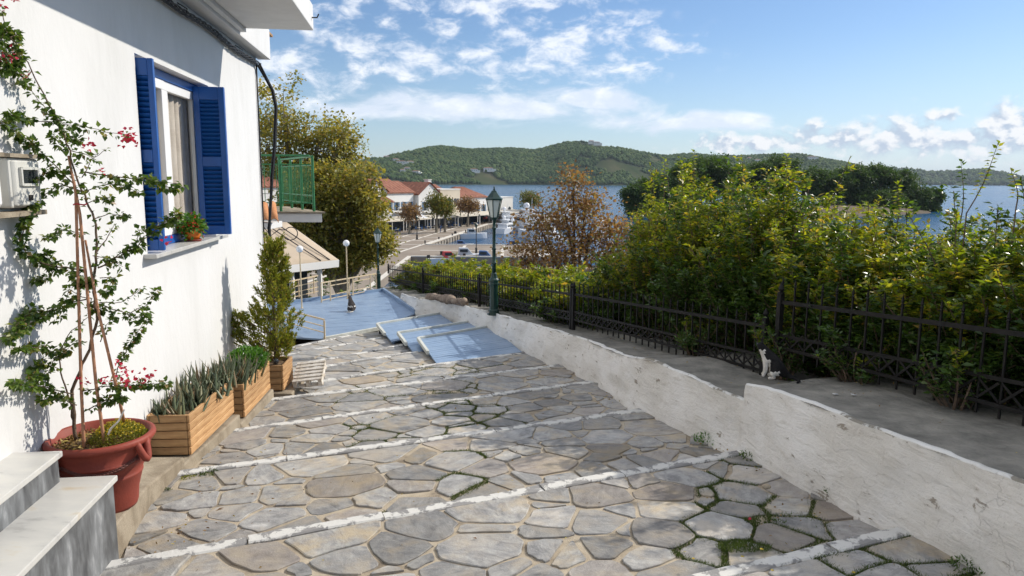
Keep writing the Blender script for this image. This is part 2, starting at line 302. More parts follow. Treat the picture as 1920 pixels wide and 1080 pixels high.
def far_mat(name, stops, scale):
    m = bpy.data.materials.new(name); m.use_nodes = True; t = NT(m.node_tree)
    b = t.new('ShaderNodeBsdfPrincipled'); o = t.new('ShaderNodeOutputMaterial'); t.t.links.new(b.outputs[0], o.inputs[0])
    g = t.new('ShaderNodeNewGeometry'); tc = t.new('ShaderNodeTexCoord'); n = t.noise(tc.outputs['Object'], scale, 4)
    f = t.math('ADD', t.math('MULTIPLY', g.outputs['Random Per Island'], .6), t.math('MULTIPLY', n, .5))
    t.put(b.inputs['Base Color'], t.ramp(f, stops)); b.inputs['Roughness'].default_value = .9; b.inputs['Specular IOR Level'].default_value = .1
    return m
M['forest'] = far_mat('hill_forest', [(.2, (.014, .034, .011)), (.55, (.04, .078, .02)), (.85, (.09, .125, .036))], .006)
M['hill'] = mat('hill_ground', (.09, .085, .05), .95, scale=.006, stops=[(.35, (.03, .05, .018)), (.55, (.055, .065, .028)), (.7, (.12, .10, .06))], spec=.05)

def sea_mat():
    m = bpy.data.materials.new('sea_water'); m.use_nodes = True; t = NT(m.node_tree)
    b = t.new('ShaderNodeBsdfPrincipled'); o = t.new('ShaderNodeOutputMaterial'); t.t.links.new(b.outputs[0], o.inputs[0])
    tc = t.new('ShaderNodeTexCoord'); v = tc.outputs['Object']
    t.put(b.inputs['Base Color'], t.mix(t.smooth(t.noise(v, .008, 4), .35, .7), (.004, .050, .125), (.008, .080, .18)))
    b.inputs['Roughness'].default_value = .18; b.inputs['IOR'].default_value = 1.33; b.inputs['Specular IOR Level'].default_value = .3
    mp = t.new('ShaderNodeMapping'); mp.inputs['Scale'].default_value = (1, .55, 1); mp.inputs['Rotation'].default_value = (0, 0, .5); t.put(mp.inputs[0], v)
    bp = t.new('ShaderNodeBump'); bp.inputs['Strength'].default_value = 1; bp.inputs['Distance'].default_value = .55
    t.put(bp.inputs['Height'], t.math('ADD', t.noise(mp.outputs[0], .35, 5, .65), t.math('MULTIPLY', t.noise(mp.outputs[0], .04, 3), 2.0))); t.t.links.new(bp.outputs[0], b.inputs['Normal'])
    return m
M['sea'] = sea_mat()

# ------------------------------------------------------------------ object helpers
def link(o, parent=None, label=None, cat=None, group=None, kind=None):
    COL.objects.link(o)
    if parent is not None: o.parent = parent
    return tag(o, label, cat, group, kind)
def tag(o, label=None, cat=None, group=None, kind=None):
    for k, v in (('label', label), ('category', cat), ('group', group), ('kind', kind)):
        if v: o[k] = v
    return o
def thing(name, loc, label, cat, group=None, rz=0, kind=None):
    o = bpy.data.objects.new(name, None); o.location = loc; o.rotation_euler = (0, 0, rz); o.empty_display_size = .1
    return link(o, None, label, cat, group, kind)
def kids(o): return [c for c in bpy.data.objects if c.parent == o]
def copy_tree(o, parent=None):
    c = o.copy(); COL.objects.link(c); c.parent = parent
    for ch in list(o.children): copy_tree(ch, c)
    return c
class MB:
    """collects shapes, then links them as ONE mesh object"""
    def __init__(s): s.v = []; s.f = []; s.m = []; s.mi = 0
    def add(s, vs, fs):
        b = len(s.v); s.v += [tuple(q) for q in vs]; s.f += [tuple(i+b for i in f) for f in fs]; s.m += [s.mi]*len(fs); return s
    def box(s, c, size, rot=None):
        hx, hy, hz = size[0]/2, size[1]/2, size[2]/2; c = Vector(c)
        vs = [Vector((x, y, z)) for z in (-hz, hz) for x, y in ((-hx, -hy), (hx, -hy), (hx, hy), (-hx, hy))]
        if rot is not None: vs = [rot @ q for q in vs]
        return s.add([q+c for q in vs], [(3, 2, 1, 0), (4, 5, 6, 7), (0, 1, 5, 4), (1, 2, 6, 5), (2, 3, 7, 6), (3, 0, 4, 7)])
    def prism(s, poly, z0, z1):
        n = len(poly); g = lambda z, i: z[i] if isinstance(z, (list, tuple)) else z
        vs = [(p[0], p[1], g(z0, i)) for i, p in enumerate(poly)]+[(p[0], p[1], g(z1, i)) for i, p in enumerate(poly)]
        a = sum(poly[i][0]*poly[(i+1) % n][1]-poly[(i+1) % n][0]*poly[i][1] for i in range(n))
        fs = [tuple(range(n))[::-1], tuple(range(n, 2*n))]+[(i, (i+1) % n, n+(i+1) % n, n+i) for i in range(n)]
        if a < 0: fs = [f[::-1] for f in fs]
        return s.add(vs, fs)
    def bar(s, a, b, w, h=None, up=Vector((0, 0, 1))):
        a, b = Vector(a), Vector(b); h = h or w; d = (b-a); L = d.length; d.normalize()
        x = d.cross(up)
        if x.length < 1e-4: x = d.cross(Vector((1, 0, 0)))
        x.normalize(); y = x.cross(d); y.normalize()
        R = Matrix((x, d, y)).transposed()
        return s.box((a+b)/2, (w, L, h), R)
    def tube(s, pts, r, n=6, caps=True):
        pts = [Vector(p) for p in pts]; k = len(pts); rs = r if isinstance(r, (list, tuple)) else [r]*k
        vs = []; px = None
        for i, p in enumerate(pts):
            d = (pts[min(i+1, k-1)]-pts[max(i-1, 0)]).normalized()
            if px is None:
                px = d.cross(Vector((0, 0, 1)))
                if px.length < 1e-3: px = d.cross(Vector((1, 0, 0)))
            px = (px-d*px.dot(d)).normalized(); py = d.cross(px)
            vs += [p+(px*math.cos(2*PI*j/n)+py*math.sin(2*PI*j/n))*rs[i] for j in range(n)]
        fs = [(i*n+j, i*n+(j+1) % n, (i+1)*n+(j+1) % n, (i+1)*n+j) for i in range(k-1) for j in range(n)]
        if caps: fs += [tuple(range(n))[::-1], tuple(range((k-1)*n, k*n))]
        return s.add(vs, fs)
    def lathe(s, prof, n=24, c=(0, 0, 0), phase=0):
        c = Vector(c); vs = []
        for r, z in prof: vs += [c+Vector((r*math.cos(2*PI*j/n+phase), r*math.sin(2*PI*j/n+phase), z)) for j in range(n)]
        k = len(prof); fs = [(i*n+j, i*n+(j+1) % n, (i+1)*n+(j+1) % n, (i+1)*n+j) for i in range(k-1) for j in range(n)]
        if prof[0][0] > 1e-5: fs.append(tuple(range(n))[::-1])
        if prof[-1][0] > 1e-5: fs.append(tuple(range((k-1)*n, k*n)))
        return s.add(vs, fs)
    def ico(s, c, r, sub=1, sc=(1, 1, 1)):
        bm = bmesh.new(); bmesh.ops.create_icosphere(bm, subdivisions=sub, radius=r)
        vs = [Vector((v.co.x*sc[0], v.co.y*sc[1], v.co.z*sc[2]))+Vector(c) for v in bm.verts]; fs = [tuple(v.index for v in f.verts) for f in bm.faces]
        bm.free(); return s.add(vs, fs)
    def mesh(s, name, m=None, smooth=False):
        me = bpy.data.meshes.new(name); me.from_pydata(s.v, [], s.f)
        for q in (m if isinstance(m, (list, tuple)) else [m]):
            if q: me.materials.append(M[q] if isinstance(q, str) else q)
        if any(s.m): me.polygons.foreach_set('material_index', s.m)
        if smooth: me.polygons.foreach_set('use_smooth', [True]*len(s.f))
        me.update(); return me
    def build(s, name, m=None, parent=None, smooth=False, bevel=0, label=None, cat=None, group=None, kind=None, seg=2):
        o = bpy.data.objects.new(name, s.mesh(name, m, smooth))
        link(o, parent, label, cat, group, kind)
        if bevel:
            b = o.modifiers.new('edge', 'BEVEL'); b.width = bevel; b.segments = seg; b.limit_method = 'ANGLE'; b.angle_limit = .6
        return o
def np_mesh(name, V, Fc, m, parent=None, smooth=False, **kw):
    V = np.asarray(V, np.float32).reshape(-1, 3); Fc = np.asarray(Fc, np.int32); k = Fc.shape[1]
    me = bpy.data.meshes.new(name); me.vertices.add(len(V)); me.vertices.foreach_set('co', V.ravel())
    me.loops.add(Fc.size); me.loops.foreach_set('vertex_index', Fc.ravel()); me.polygons.add(len(Fc))
    me.polygons.foreach_set('loop_start', np.arange(0, Fc.size, k, dtype=np.int32)); me.polygons.foreach_set('loop_total', np.full(len(Fc), k, np.int32))
    me.materials.append(M[m] if isinstance(m, str) else m)
    if smooth: me.polygons.foreach_set('use_smooth', np.ones(len(Fc), bool))
    me.update(calc_edges=True); o = bpy.data.objects.new(name, me)
    return link(o, parent, **kw)
def unit(a): return a/np.maximum(np.linalg.norm(a, axis=-1, keepdims=True), 1e-9)
def leaves(name, P, D, L, W, m, parent=None, fold=.22, U=None, droop=0, **kw):
    """folded leaf-shaped faces at points P, growing along D"""
    P = np.asarray(P, float); D = unit(np.asarray(D, float)); n = len(P)
    L = np.broadcast_to(np.asarray(L, float), (n,))[:, None]; W = np.broadcast_to(np.asarray(W, float), (n,))[:, None]
    if U is None: U = np.array([0, 0, 1.])+nrg.normal(0, .45, (n, 3))
    Sd = unit(np.cross(D, U)); U = np.cross(Sd, D)
    mid = P+D*L*.42; tip = P+D*L-U*L*droop
    V = np.stack([P, mid+Sd*W*.5+U*W*fold, tip, mid-Sd*W*.5+U*W*fold], 1)
    i = np.arange(n)[:, None]*4; Fc = np.concatenate([i+np.array([[0, 2, 1]]), i+np.array([[0, 3, 2]])], 0)
    return np_mesh(name, V, Fc, m, parent, **kw)
def blades(name, P, h, w, m, parent=None, lean=.5, **kw):
    P = np.asarray(P, float); n = len(P); a = nrg.uniform(0, 2*PI, n); d = np.stack([np.cos(a), np.sin(a), 0*a], 1)
    h = np.broadcast_to(h, (n,))*nrg.uniform(.5, 1.2, n); b = nrg.uniform(0, 2*PI, n)
    tip = P+np.stack([np.cos(b)*h*lean, np.sin(b)*h*lean, h], 1)
    V = np.stack([P-d*w, P+d*w, tip], 1); return np_mesh(name, V, np.arange(3*n).reshape(-1, 3), m, parent, **kw)

# ------------------------------------------------------------------ street of stepped stone paving
NOS = [((-1.5, -1.6), (4, -1.6)), ((-1.5, -.1), (4, -.1)), ((-1.5, 1.35), (4, 1.35)), ((-1.5, 2.8), (3.55, 2.8)), ((-.95, 4.22), (3.68, 4.40)), ((-.2, 5.82), (3.72, 5.93)), ((0, 7.0), (4.05, 7.45)), ((.38, 8.24), (4.15, 8.66)),
       ((.7, 9.01), (4.15, 9.93)), ((1.0, 10.12), (4.1, 11.4)), ((1.1, 10.72), (4.1, 12.6)), ((1.05, 11.87), (4.1, 13.9)), ((1.08, 12.6), (2.72, 14.14))]
RISER = .06
def nos_s(k, t):
    (t0, s0), (t1, s1) = NOS[k]; return s0+(s1-s0)*(t-t0)/(t1-t0)
def gz(s): return -HC-MS*s
def tread_z(k, s, t):
    a, b = nos_s(k-1, t), nos_s(k, t); f = (s-a)/(b-a)
    return (gz(a)-RISER)*(1-f)+gz(b)*f
TB = [(-2, 3.1), (1.2, 3.32), (2.8, 3.48), (4.4, 3.64), (5.9, 3.70), (6.65, 3.84), (8.3, 4.10), (10, 4.12), (14, 4.12), (15.2, 3.72), (22, 3.72)]
TL = [(1.3, -1.5), (2.8, -1.4), (4.2, -.95), (4.7, -.70), (5.9, -.44), (7.04, -.05), (8.2, .34), (9.3, .62), (10.5, .75), (12.5, .8), (15, .8)]
street = thing('street', (0, 0, 0), None, None, None, 0, 'structure')
street['label'] = 'stepped street of grey stone slabs set in sandy mortar'
g = MB()
for k in range(1, len(NOS)):
    n = 56
    for i in range(n):
        ta, tb = -4+9.2*i/n, -4+9.2*(i+1)/n
        if k >= 8: ta, tb = -.6+5.6*i/n, -.6+5.6*(i+1)/n
        rows = 9
        for r in range(rows):
            q = []
            for (f, t) in ((r/rows, ta), (r/rows, tb), ((r+1)/rows, tb), ((r+1)/rows, ta)):
                s = nos_s(k-1, t)*(1-f)+nos_s(k, t)*f; q.append(st(s, t, tread_z(k, s, t)-.009+.009*mnoise.noise(Vector((s*3, t*3, 4)))))
            g.add(q, [(3, 2, 1, 0)][::-1] if False else [(0, 1, 2, 3)][0:1])
        q = []
        sa, sb = nos_s(k, ta), nos_s(k, tb)
        g.add([st(sa, ta, gz(sa)-.012), st(sb, tb, gz(sb)-.012), st(sb, tb, gz(sb)-RISER-.012), st(sa, ta, gz(sa)-RISER-.012)], [(0, 1, 2, 3)])
g.build('mortar_bed', 'mortar', street)

def clip(poly, nx, ny, c):
    out = []
    for i in range(len(poly)):
        p, q = poly[i], poly[(i+1) % len(poly)]; a = nx*p[0]+ny*p[1]-c; b = nx*q[0]+ny*q[1]-c
        if a <= 0: out.append(p)
        if a*b < 0: f = a/(a-b); out.append((p[0]+(q[0]-p[0])*f, p[1]+(q[1]-p[1])*f))
    return out
def area(p): return .5*sum(p[i][0]*p[(i+1) % len(p)][1]-p[(i+1) % len(p)][0]*p[i][1] for i in range(len(p)))
SEEDS = [(1125, 925), (1035, 965), (1115, 972), (1030, 1020), (1130, 1015), (1255, 945), (1285, 890), (1240, 990), (1220, 1035), (1130, 1060), (1395, 920), (1350, 975), (1475, 992), (1395, 1027), (1330, 1022), (1415, 885), (1490, 942), (1510, 970), (1595, 975), (1555, 950),
    (1000, 1065), (910, 985), (490, 1040), (655, 1040), (800, 985), (1060, 1025), (960, 1050), (860, 1065), (330, 1050), (740, 1020), (400, 1075), (250, 1075), (600, 1100), (1520, 1070), (1600, 1050), (1685, 1022), (1765, 1060), (1660, 1075), (720, 1090),
    (643, 880), (520, 917), (517, 957), (627, 932), (657, 953), (697, 923), (490, 887), (783, 850), (787, 880), (773, 930), (867, 897), (960, 890), (920, 830), (973, 847), (910, 907), (1030, 812), (1130, 795), (1200, 780), (1060, 840), (1147, 832), (1205, 820), (1260, 812),
    (1050, 882), (985, 885), (1115, 870), (1175, 862), (1215, 855), (1245, 845), (980, 845), (370, 933), (450, 923), (440, 890), (560, 975), (373, 983), (377, 903), (290, 970), (330, 1000), (580, 860), (1290, 850), (1320, 840),
    (540, 807), (613, 800), (600, 833), (703, 807), (797, 800), (880, 797), (947, 783), (853, 763), (847, 783), (960, 750), (1037, 750), (1027, 770), (700, 827), (723, 833), (757, 820), (800, 773), (707, 783), (460, 827), (500, 835), (985, 758), (1080, 742), (970, 775), (1110, 762), (1150, 765), (1170, 752), (640, 785), (560, 830), (430, 850)]
seeds = {}
for x, y in SEEDS:
    p = street_at(x, y); s, t = p.dot(SV), p.dot(TV)
    for k in range(1, len(NOS)):
        if nos_s(k-1, t)+.05 < s < nos_s(k, t)-.16: seeds.setdefault(k, []).append((t, s, .24)); break
EDGE_W = .095
cells = []
for k in range(3, 13):
    lo, hi = NOS[k-1][0][1], NOS[k][1][1]
    tl = lerp(TL, (nos_s(k-1, 0)+nos_s(k, 0))/2)-.02; 
    tr0 = min(4.2, lerp(TB, nos_s(k-1, 3.7))+.05); tr1 = min(4.2, lerp(TB, nos_s(k, 3.7))+.05)
    poly = [(tl, nos_s(k-1, tl)+.03), (tr0, nos_s(k-1, tr0)+.03), (tr1, nos_s(k, tr1)-EDGE_W), (tl, nos_s(k, tl)-EDGE_W)]
    S = list(seeds.get(k, []))
    tries = 0
    while tries < 2100:
        tries += 1; t = rnd.uniform(tl, min(4.15, max(tr0, tr1))); a, b = nos_s(k-1, t)+.08, nos_s(k, t)-EDGE_W-.05
        if b <= a: continue
        s = rnd.uniform(a, b); rr0 = (rnd.uniform(.30, .42) if tries < 600 else (rnd.uniform(.18, .30) if tries < 1500 else rnd.uniform(.10, .15)))*(1.12 if k > 8 else 1)
        if all(math.hypot((t-q[0])*.72, (s-q[1])*1.25) > (rr0+q[2])*.54 for q in S): S.append((t, s, rr0))
    for i, (t0, s0, r0_) in enumerate(S):
        c = poly; gap = rnd.uniform(.006, .020)
        for j, (t1, s1, r1_) in enumerate(S):
            if i == j: continue
            dx, dy = t1-t0, s1-s0; L = math.hypot(dx, dy)
            if L > 1.6: continue
            nx, ny = dx/L, dy/L; c = clip(c, nx, ny, nx*(t0+t1)/2+ny*(s0+s1)/2-gap*(.7+.6*((i*7+j*7) % 5)/4)+max(-.3*L, min(.3*L, (r0_*r0_-r1_*r1_)/(2*L)*.8)))
            if len(c) < 3: break
        if len(c) < 3 or abs(area(c)) < .006: continue
        tm, sm = sum(q[0] for q in c)/len(c), sum(q[1] for q in c)/len(c)
        if tm > lerp(TB, sm)+.03: continue
        cells.append((k, c, tm, sm))
def place_stone(c, k):
    # round corners, roughen, extrude
    n = len(c); r = []
    for i in range(n):
        p, q = c[i], c[(i+1) % n]; L = math.hypot(q[0]-p[0], q[1]-p[1])
        if L < .02: continue
        cut = min(.2, .014/L+.035)
        r += [(p[0]+(q[0]-p[0])*cut, p[1]+(q[1]-p[1])*cut), (p[0]+(q[0]-p[0])*.5, p[1]+(q[1]-p[1])*.5), (p[0]+(q[0]-p[0])*(1-cut), p[1]+(q[1]-p[1])*(1-cut))]
    r = [(a+rnd.gauss(0, .004)+.020*mnoise.noise(Vector((a*7, b*7, 1))), b+rnd.gauss(0, .004)+.020*mnoise.noise(Vector((a*7, b*7, 9)))) for a, b in r]
    n = len(r); cx, cy = sum(q[0] for q in r)/n, sum(q[1] for q in r)/n
    dz = rnd.uniform(-.003, .006); tx, ty = rnd.gauss(0, .007), rnd.gauss(0, .007)
    z = lambda t, s: tread_z(k, s, t)+dz+(t-cx)*tx+(s-cy)*ty
    base = st(cy, cx, tread_z(k, cy, cx)); V = []
    for sc, d in ((1.0, -.03), (1.0, -.004), (.975, 0.0)):
        for t, s in r:
            tt, ss = cx+(t-cx)*sc, cy+(s-cy)*sc; V.append(st(ss, tt, z(tt, ss)+d)-base)
    Fs = [(j*n+i, j*n+(i+1) % n, (j+1)*n+(i+1) % n, (j+1)*n+i) for j in range(2) for i in range(n)]+[tuple(range(2*n, 3*n))]
    return V, Fs, base
cells.sort(key=lambda q: -abs(area(q[1]))/(q[3]+1.2)**3)
far_bits = MB(); n_stone = 0; STONES = []
for k, c, tm, sm in cells:
    V, Fs, base = place_stone(c, k)
    if n_stone < 298:
        o = MB().add(V, Fs).build('paving_stone', 'stone', street); o.location = base; n_stone += 1
    else: far_bits.add([v+base for v in V], Fs)
    STONES.append((k, c, tm, sm))
if far_bits.v: far_bits.build('small_paving_stones', 'stone', street, kind='stuff')
# whitewashed edge slabs along each step
for k in range(2, 13):
    t = lerp(TL, nos_s(k, 0))-.05; tend = min(lerp(TB, nos_s(k, 3.6))-.01, 4.1) if k < 12 else 2.72
    if k == 8: pass
    if k in (9, 10, 11): tend = 2.75
    while t < tend-.05:
        L = rnd.uniform(.55, 1.15); t1 = min(t+L, tend)
        if tend-t1 < .25: t1 = tend
        m = max(2, int((t1-t)/.12)); o_, i_ = [], []
        for i in range(m+1):
            tt = t+.004+(t1-t-.008)*i/m; s = nos_s(k, tt)
            o_.append((tt, s+.012+rnd.gauss(0, .004))); i_.append((tt, s-EDGE_W*rnd.uniform(.80, 1.0)))
        ring = o_+i_[::-1]; n = len(ring); cx, cy = sum(q[0] for q in ring)/n, sum(q[1] for q in ring)/n; dz = rnd.uniform(.006, .016)
        base = st(cy, cx, gz(cy)); V = []
        for dd, ins in ((-RISER-.02, 0), (dz-.009, 0), (dz, .01)):
            for j, (tt, ss) in enumerate(ring):
                s2 = ss+(-ins if j <= m else ins); V.append(st(s2, tt, gz(nos_s(k, tt))+dd)-base)
        Fs = [(q*n+i, (q+1)*n+i, (q+1)*n+(i+1) % n, q*n+(i+1) % n) for q in range(2) for i in range(n)]
        for i in range(m): Fs.append((2*n+i, 2*n+n-1-i, 2*n+n-2-i, 2*n+i+1))
        o = MB().add(V, Fs).build('step_edge', 'edge_paint', street); o.location = base
        t = t1
# moss and grass growing in joints
MOSS = [(1345, 900, 45, 1.0), (1365, 960, 60, 1.0), (1400, 1000, 80, 1.0), (1330, 1040, 50, 1), (1480, 960, 60, .6), (1640, 1050, 90, .9), (1560, 1040, 50, 1), (870, 850, 28, 1), (880, 880, 30, 1), (895, 910, 25, .9), (905, 775, 45, .9), (915, 760, 40, .9), (840, 760, 45, .7), (870, 800, 40, .5), (720, 822, 40, .8), (700, 795, 40, .6),
        (855, 722, 40, .6), (790, 690, 60, .5), (690, 733, 60, .5), (880, 690, 40, .5), (740, 960, 20, .5), (1380, 850, 40, 1), (1450, 870, 30, .6), (740, 1015, 15, .3)]
mp_ = []
zones = [(street_at(x, y), r*(street_at(x, y).length)/F, d) for x, y, r, d in MOSS]
for k, c, tm, sm in STONES:
    n = len(c)
    for i in range(n):
        p, q = c[i], c[(i+1) % n]; L = math.hypot(q[0]-p[0], q[1]-p[1]); dens = 0
        m_ = st((p[1]+q[1])/2, (p[0]+q[0])/2)
        for zc, zr, d in zones:
            if math.hypot(m_.x-zc.x, m_.y-zc.y) < zr*1.15+.04: dens = max(dens, d)
        if dens:
            for _ in range(int(L*950*dens*min(1, 34/(sm**2)))):
                f = rnd.random(); t = p[0]+(q[0]-p[0])*f; s = p[1]+(q[1]-p[1])*f
                ox, oy = t-tm, s-sm; l = math.hypot(ox, oy)+1e-6; e = rnd.gauss(.012, .016)
                t += ox/l*e; s += oy/l*e; mp_.append(st(s, t, tread_z(k, s, t)-.009+.009*mnoise.noise(Vector((s*3, t*3, 4)))))
for (x, y, r, nn) in [(1400, 965, 55, 3200), (1385, 1010, 50, 2600), (1350, 905, 18, 900), (1640, 1055, 60, 2200), (380, 884, 30, 900), (1470, 1060, 30, 500), (345, 890, 14, 300)]:
    c0 = street_at(x, y); R = r*c0.length/F
    for _ in range(nn):
        a = rnd.uniform(0, 2*PI); q = R*rnd.random()**.6; p = c0+Vector((math.cos(a)*q*1.2, math.sin(a)*q*.9, 0))
        if mnoise.noise(p*6) > -.02+.5*q/R: mp_.append(Vector((p.x, p.y, gz(p.dot(SV))-.035)))
mp_ = np.array([tuple(q) for q in mp_])
blades('moss', mp_, .022, .0022, 'grass', None, .7, kind='stuff', label='green moss and short grass in the paving joints')

# ------------------------------------------------------------------ white retaining wall with slab top, right of the street
WT = [(-3, -1.05), (1.2, -1.36), (2.3, -1.43), (2.95, -1.46), (4.05, -1.51), (4.42, -1.56), (4.43, -1.70), (5.9, -1.72), (6.6, -1.86), (9.3, -2.09), (11.65, -2.28), (16.9, -2.70), (16.92, -2.86), (22, -3.2)]
def wtop(s): return lerp(WT, s)
wall = thing('white_wall', st(4, 3.7, -2.1), 'low whitewashed retaining wall with peeling paint and slab top along the street', 'wall')
def wv(p): return Vector(p)-wall.location
W = MB(); ss = [-2+.06*i for i in range(int(23.5/.06))]; ss = sorted(ss+[4.424, 4.436, 16.905, 16.925]); rows = 11
grid = []
for s in ss:
    tb = lerp(TB, s); zb = gz(s)-.2; zt = wtop(s); col = []
    for j in range(rows):
        f = j/(rows-1); z = zb+(zt-zb)*f; p = st(s, tb-.05+.10*f+.02*f*f, z)
        nz = mnoise.fractal(Vector((s*1.6, z*2.4, 3)), 1, 2, 5)*.045+mnoise.fractal(Vector((s*5, z*8, 1)), 1, 2, 3)*.016
        if 6.2 < s < 8.2 and f < .55: nz -= .07*max(0, mnoise.noise(Vector((s*2.6, z*4, 8)))+.25)
        p = p-TV*nz; p.z += mnoise.noise(Vector((s*6, 0, 5)))*.010*f if j == rows-1 else 0
        col.append(p)
    grid.append(col)
V = [wv(p) for c in grid for p in c]; W.add(V, [(i*rows+j, i*rows+j+1, (i+1)*rows+j+1, (i+1)*rows+j) for i in range(len(ss)-1) for j in range(rows-1)])
W.build('wall_face', 'wall_paint', wall, True)
# painted rim, then the slab pieces behind it
R = MB(); V = []
for s, c in zip(ss, grid):
    p = c[-1]; w = .036+.016*mnoise.fractal(Vector((s*5, 7, 0)), 1, 2, 3)
    V += [wv(p+Vector((0, 0, 0))), wv(p+TV*.012+Vector((0, 0, .012))), wv(p+TV*w+Vector((0, 0, .010))), wv(p+TV*(w+.02)+Vector((0, 0, -.03)))]
R.add(V, [(i*4+j, i*4+j+1, (i+1)*4+j+1, (i+1)*4+j) for i in range(len(ss)-1) for j in range(3)]); R.build('painted_rim', 'wall_edge', wall, True)
def slab_piece(s0, s1, tout=5.0):
    n = max(3, int((s1-s0)/.09)); m = 12; V = []
    for i in range(n+1):
        s = s0+(s1-s0)*i/n
        for j in range(m+1):
            f = j/m; t0 = lerp(TB, s)+.075; t = t0+(tout-t0)*f
            edge = min(i, n-i) == 0
            z = wtop(min(max(s, s0+.02), s1-.02))-.004+mnoise.fractal(Vector((s*2.2, t*2.2, 2)), 1, 2, 4)*.016-.02*f
            V.append(wv(st(s+(0 if edge else 0), t, z-(.014 if edge else 0))))
    MB().add(V, [(i*(m+1)+j, i*(m+1)+j+1, (i+1)*(m+1)+j+1, (i+1)*(m+1)+j) for i in range(n) for j in range(m)]).build('top_slab', 'slab', wall, True)
cuts = [-2, .3, 2.25, 4.43, 6.1, 7.9, 9.6, 11.2, 13, 14.9, 16.91, 19, 21.4]
for a, b in zip(cuts, cuts[1:]): slab_piece(a+.004, b-.004)

# ------------------------------------------------------------------ terrain, sea, quay
def terr(X, Y):
    s = X*SV.x+Y*SV.y; t = X*TV.x+Y*TV.y
    z = gz(min(s, 22))-.28
    if s < 20 and t > 4.86: z = wtop(s)-.16
    z -= .5*max(0, t-4.9)+.5*max(0, s-21.5)
    return max(z, -15)
xs = np.concatenate([np.arange(-60, -6, 3), np.arange(-6, 14, .5), np.arange(14, 60.1, 3)]); ys = np.concatenate([np.arange(-12, 30, .5), np.arange(30, 75.1, 3)])
V = [(x, y, terr(x, y)+mnoise.noise(Vector((x*.6, y*.6, 0)))*.05) for x in xs for y in ys]; ny = len(ys)
Fc = [(i*ny+j, (i+1)*ny+j, (i+1)*ny+j+1, i*ny+j+1) for i in range(len(xs)-1) for j in range(ny-1)]
np_mesh('terrain', V, Fc, 'terrain', None, True, kind='structure')
o = MB().add([(-8700, -190, -12), (8700, -190, -12), (8700, 11300, -12), (-8700, 11300, -12)], [(0, 1, 2, 3)]).build('sea', 'sea', kind='structure')
QZ = -11.0
QP = [(-120, 46), (-14.3, 46), (-14.6, 104), (7, 104), (7, 124), (-14.5, 124), (-6.1, 182), (0, 194), (16, 212), (14, 240), (-120, 250)]
quay = thing('quay', (-15, 120, QZ), None, None, None, 0, 'structure'); quay['label'] = 'brown paved harbour quay with pale paving lines'
q0 = quay.location
MB().prism([(x-q0.x, y-q0.y) for x, y in QP], -3, 0).build('paving', 'quay', quay)
cb = MB()
for a, b in zip(QP[1:8], QP[2:9]):
    A_, B_ = Vector((a[0]-q0.x, a[1]-q0.y, .06)), Vector((b[0]-q0.x, b[1]-q0.y, .06)); d = (B_-A_).normalized(); nrm = Vector((-d.y, d.x, 0))
    cb.bar(A_+nrm*.22, B_+nrm*.22, .5, .16)
cb.build('edge_kerb', 'line', quay)
# stone facing of the basin side
for i in range(26):
    f = (i+.5)/26; p = Vector((-14.5, 124, 0)).lerp(Vector((-6.1, 182, 0)), f)
    MB().box((p.x-q0.x+.06, p.y-q0.y, -.62), (.3, 1.5, .95), Matrix.Rotation(-math.atan2(8.4, 58), 3, 'Z')).build('facing_stone', 'quay_stone', quay)
qd = Vector((8.4, 58, 0)).normalized(); qn = Vector((qd.y, -qd.x, 0))
def qline(a, b, w=.5): MB().bar(Vector(a)-q0+Vector((0, 0, .004)), Vector(b)-q0+Vector((0, 0, .004)), w, .01).build('paving_line', 'line', quay)
QB = Vector((-14.5, 124, QZ))
for off in (-.9, -5.2, -9.5): qline(QB+qn*off-qd*60, QB+qn*off+qd*72)
for i in range(-6, 9): qline(QB+qd*i*8-qn*.9, QB+qd*i*8-qn*14)
for x in (-8, -1.5, 4): qline((x, 104.8, QZ), (x, 123, QZ))
qline((-14.5, 114, QZ), (6.5, 114, QZ))

# ------------------------------------------------------------------ hills across the bay
def hill(name, prof, y_base, depth, shore_px, m, n=90, seedv=0, ridge_f=.75):
    """prof: (azimuth tangent, ridge height over the water, ground distance of the shore)"""
    V = []; J = 16
    for i in range(n+1):
        a = prof[0][0]+(prof[-1][0]-prof[0][0])*i/n
        h = lerp([(p[0], p[1]) for p in prof], a); D = lerp([(p[0], p[2]) for p in prof], a)
        for j in range(J+1):
            f = j/J; Y = D+depth*f
            k = math.sin(min(f/ridge_f, 1)*PI/2)**1.15 if f < ridge_f else 1-.5*(f-ridge_f)/(1-ridge_f)
            z = -13+(h+1)*k
            if 0 < f < ridge_f: z += mnoise.fractal(Vector((a*9+seedv, f*3, seedv)), 1, 2, 4)*h*.20*math.sin(f/ridge_f*PI)
            V.append((a*Y, Y, z))
    Fc = [(i*(J+1)+j, (i+1)*(J+1)+j, (i+1)*(J+1)+j+1, i*(J+1)+j+1) for i in range(n) for j in range(J)]
    o = np_mesh(name, V, Fc, m, None, True, kind='structure'); return np.array(V).reshape(n+1, J+1, 3)
def ridge(px, D, R=1.0):
    out = []
    for x, y, d in px:
        r = ray(x, y); a = r.x/r.y; zz = r.z/r.y*(d*R); out.append((a, zz+12, d))
    return out
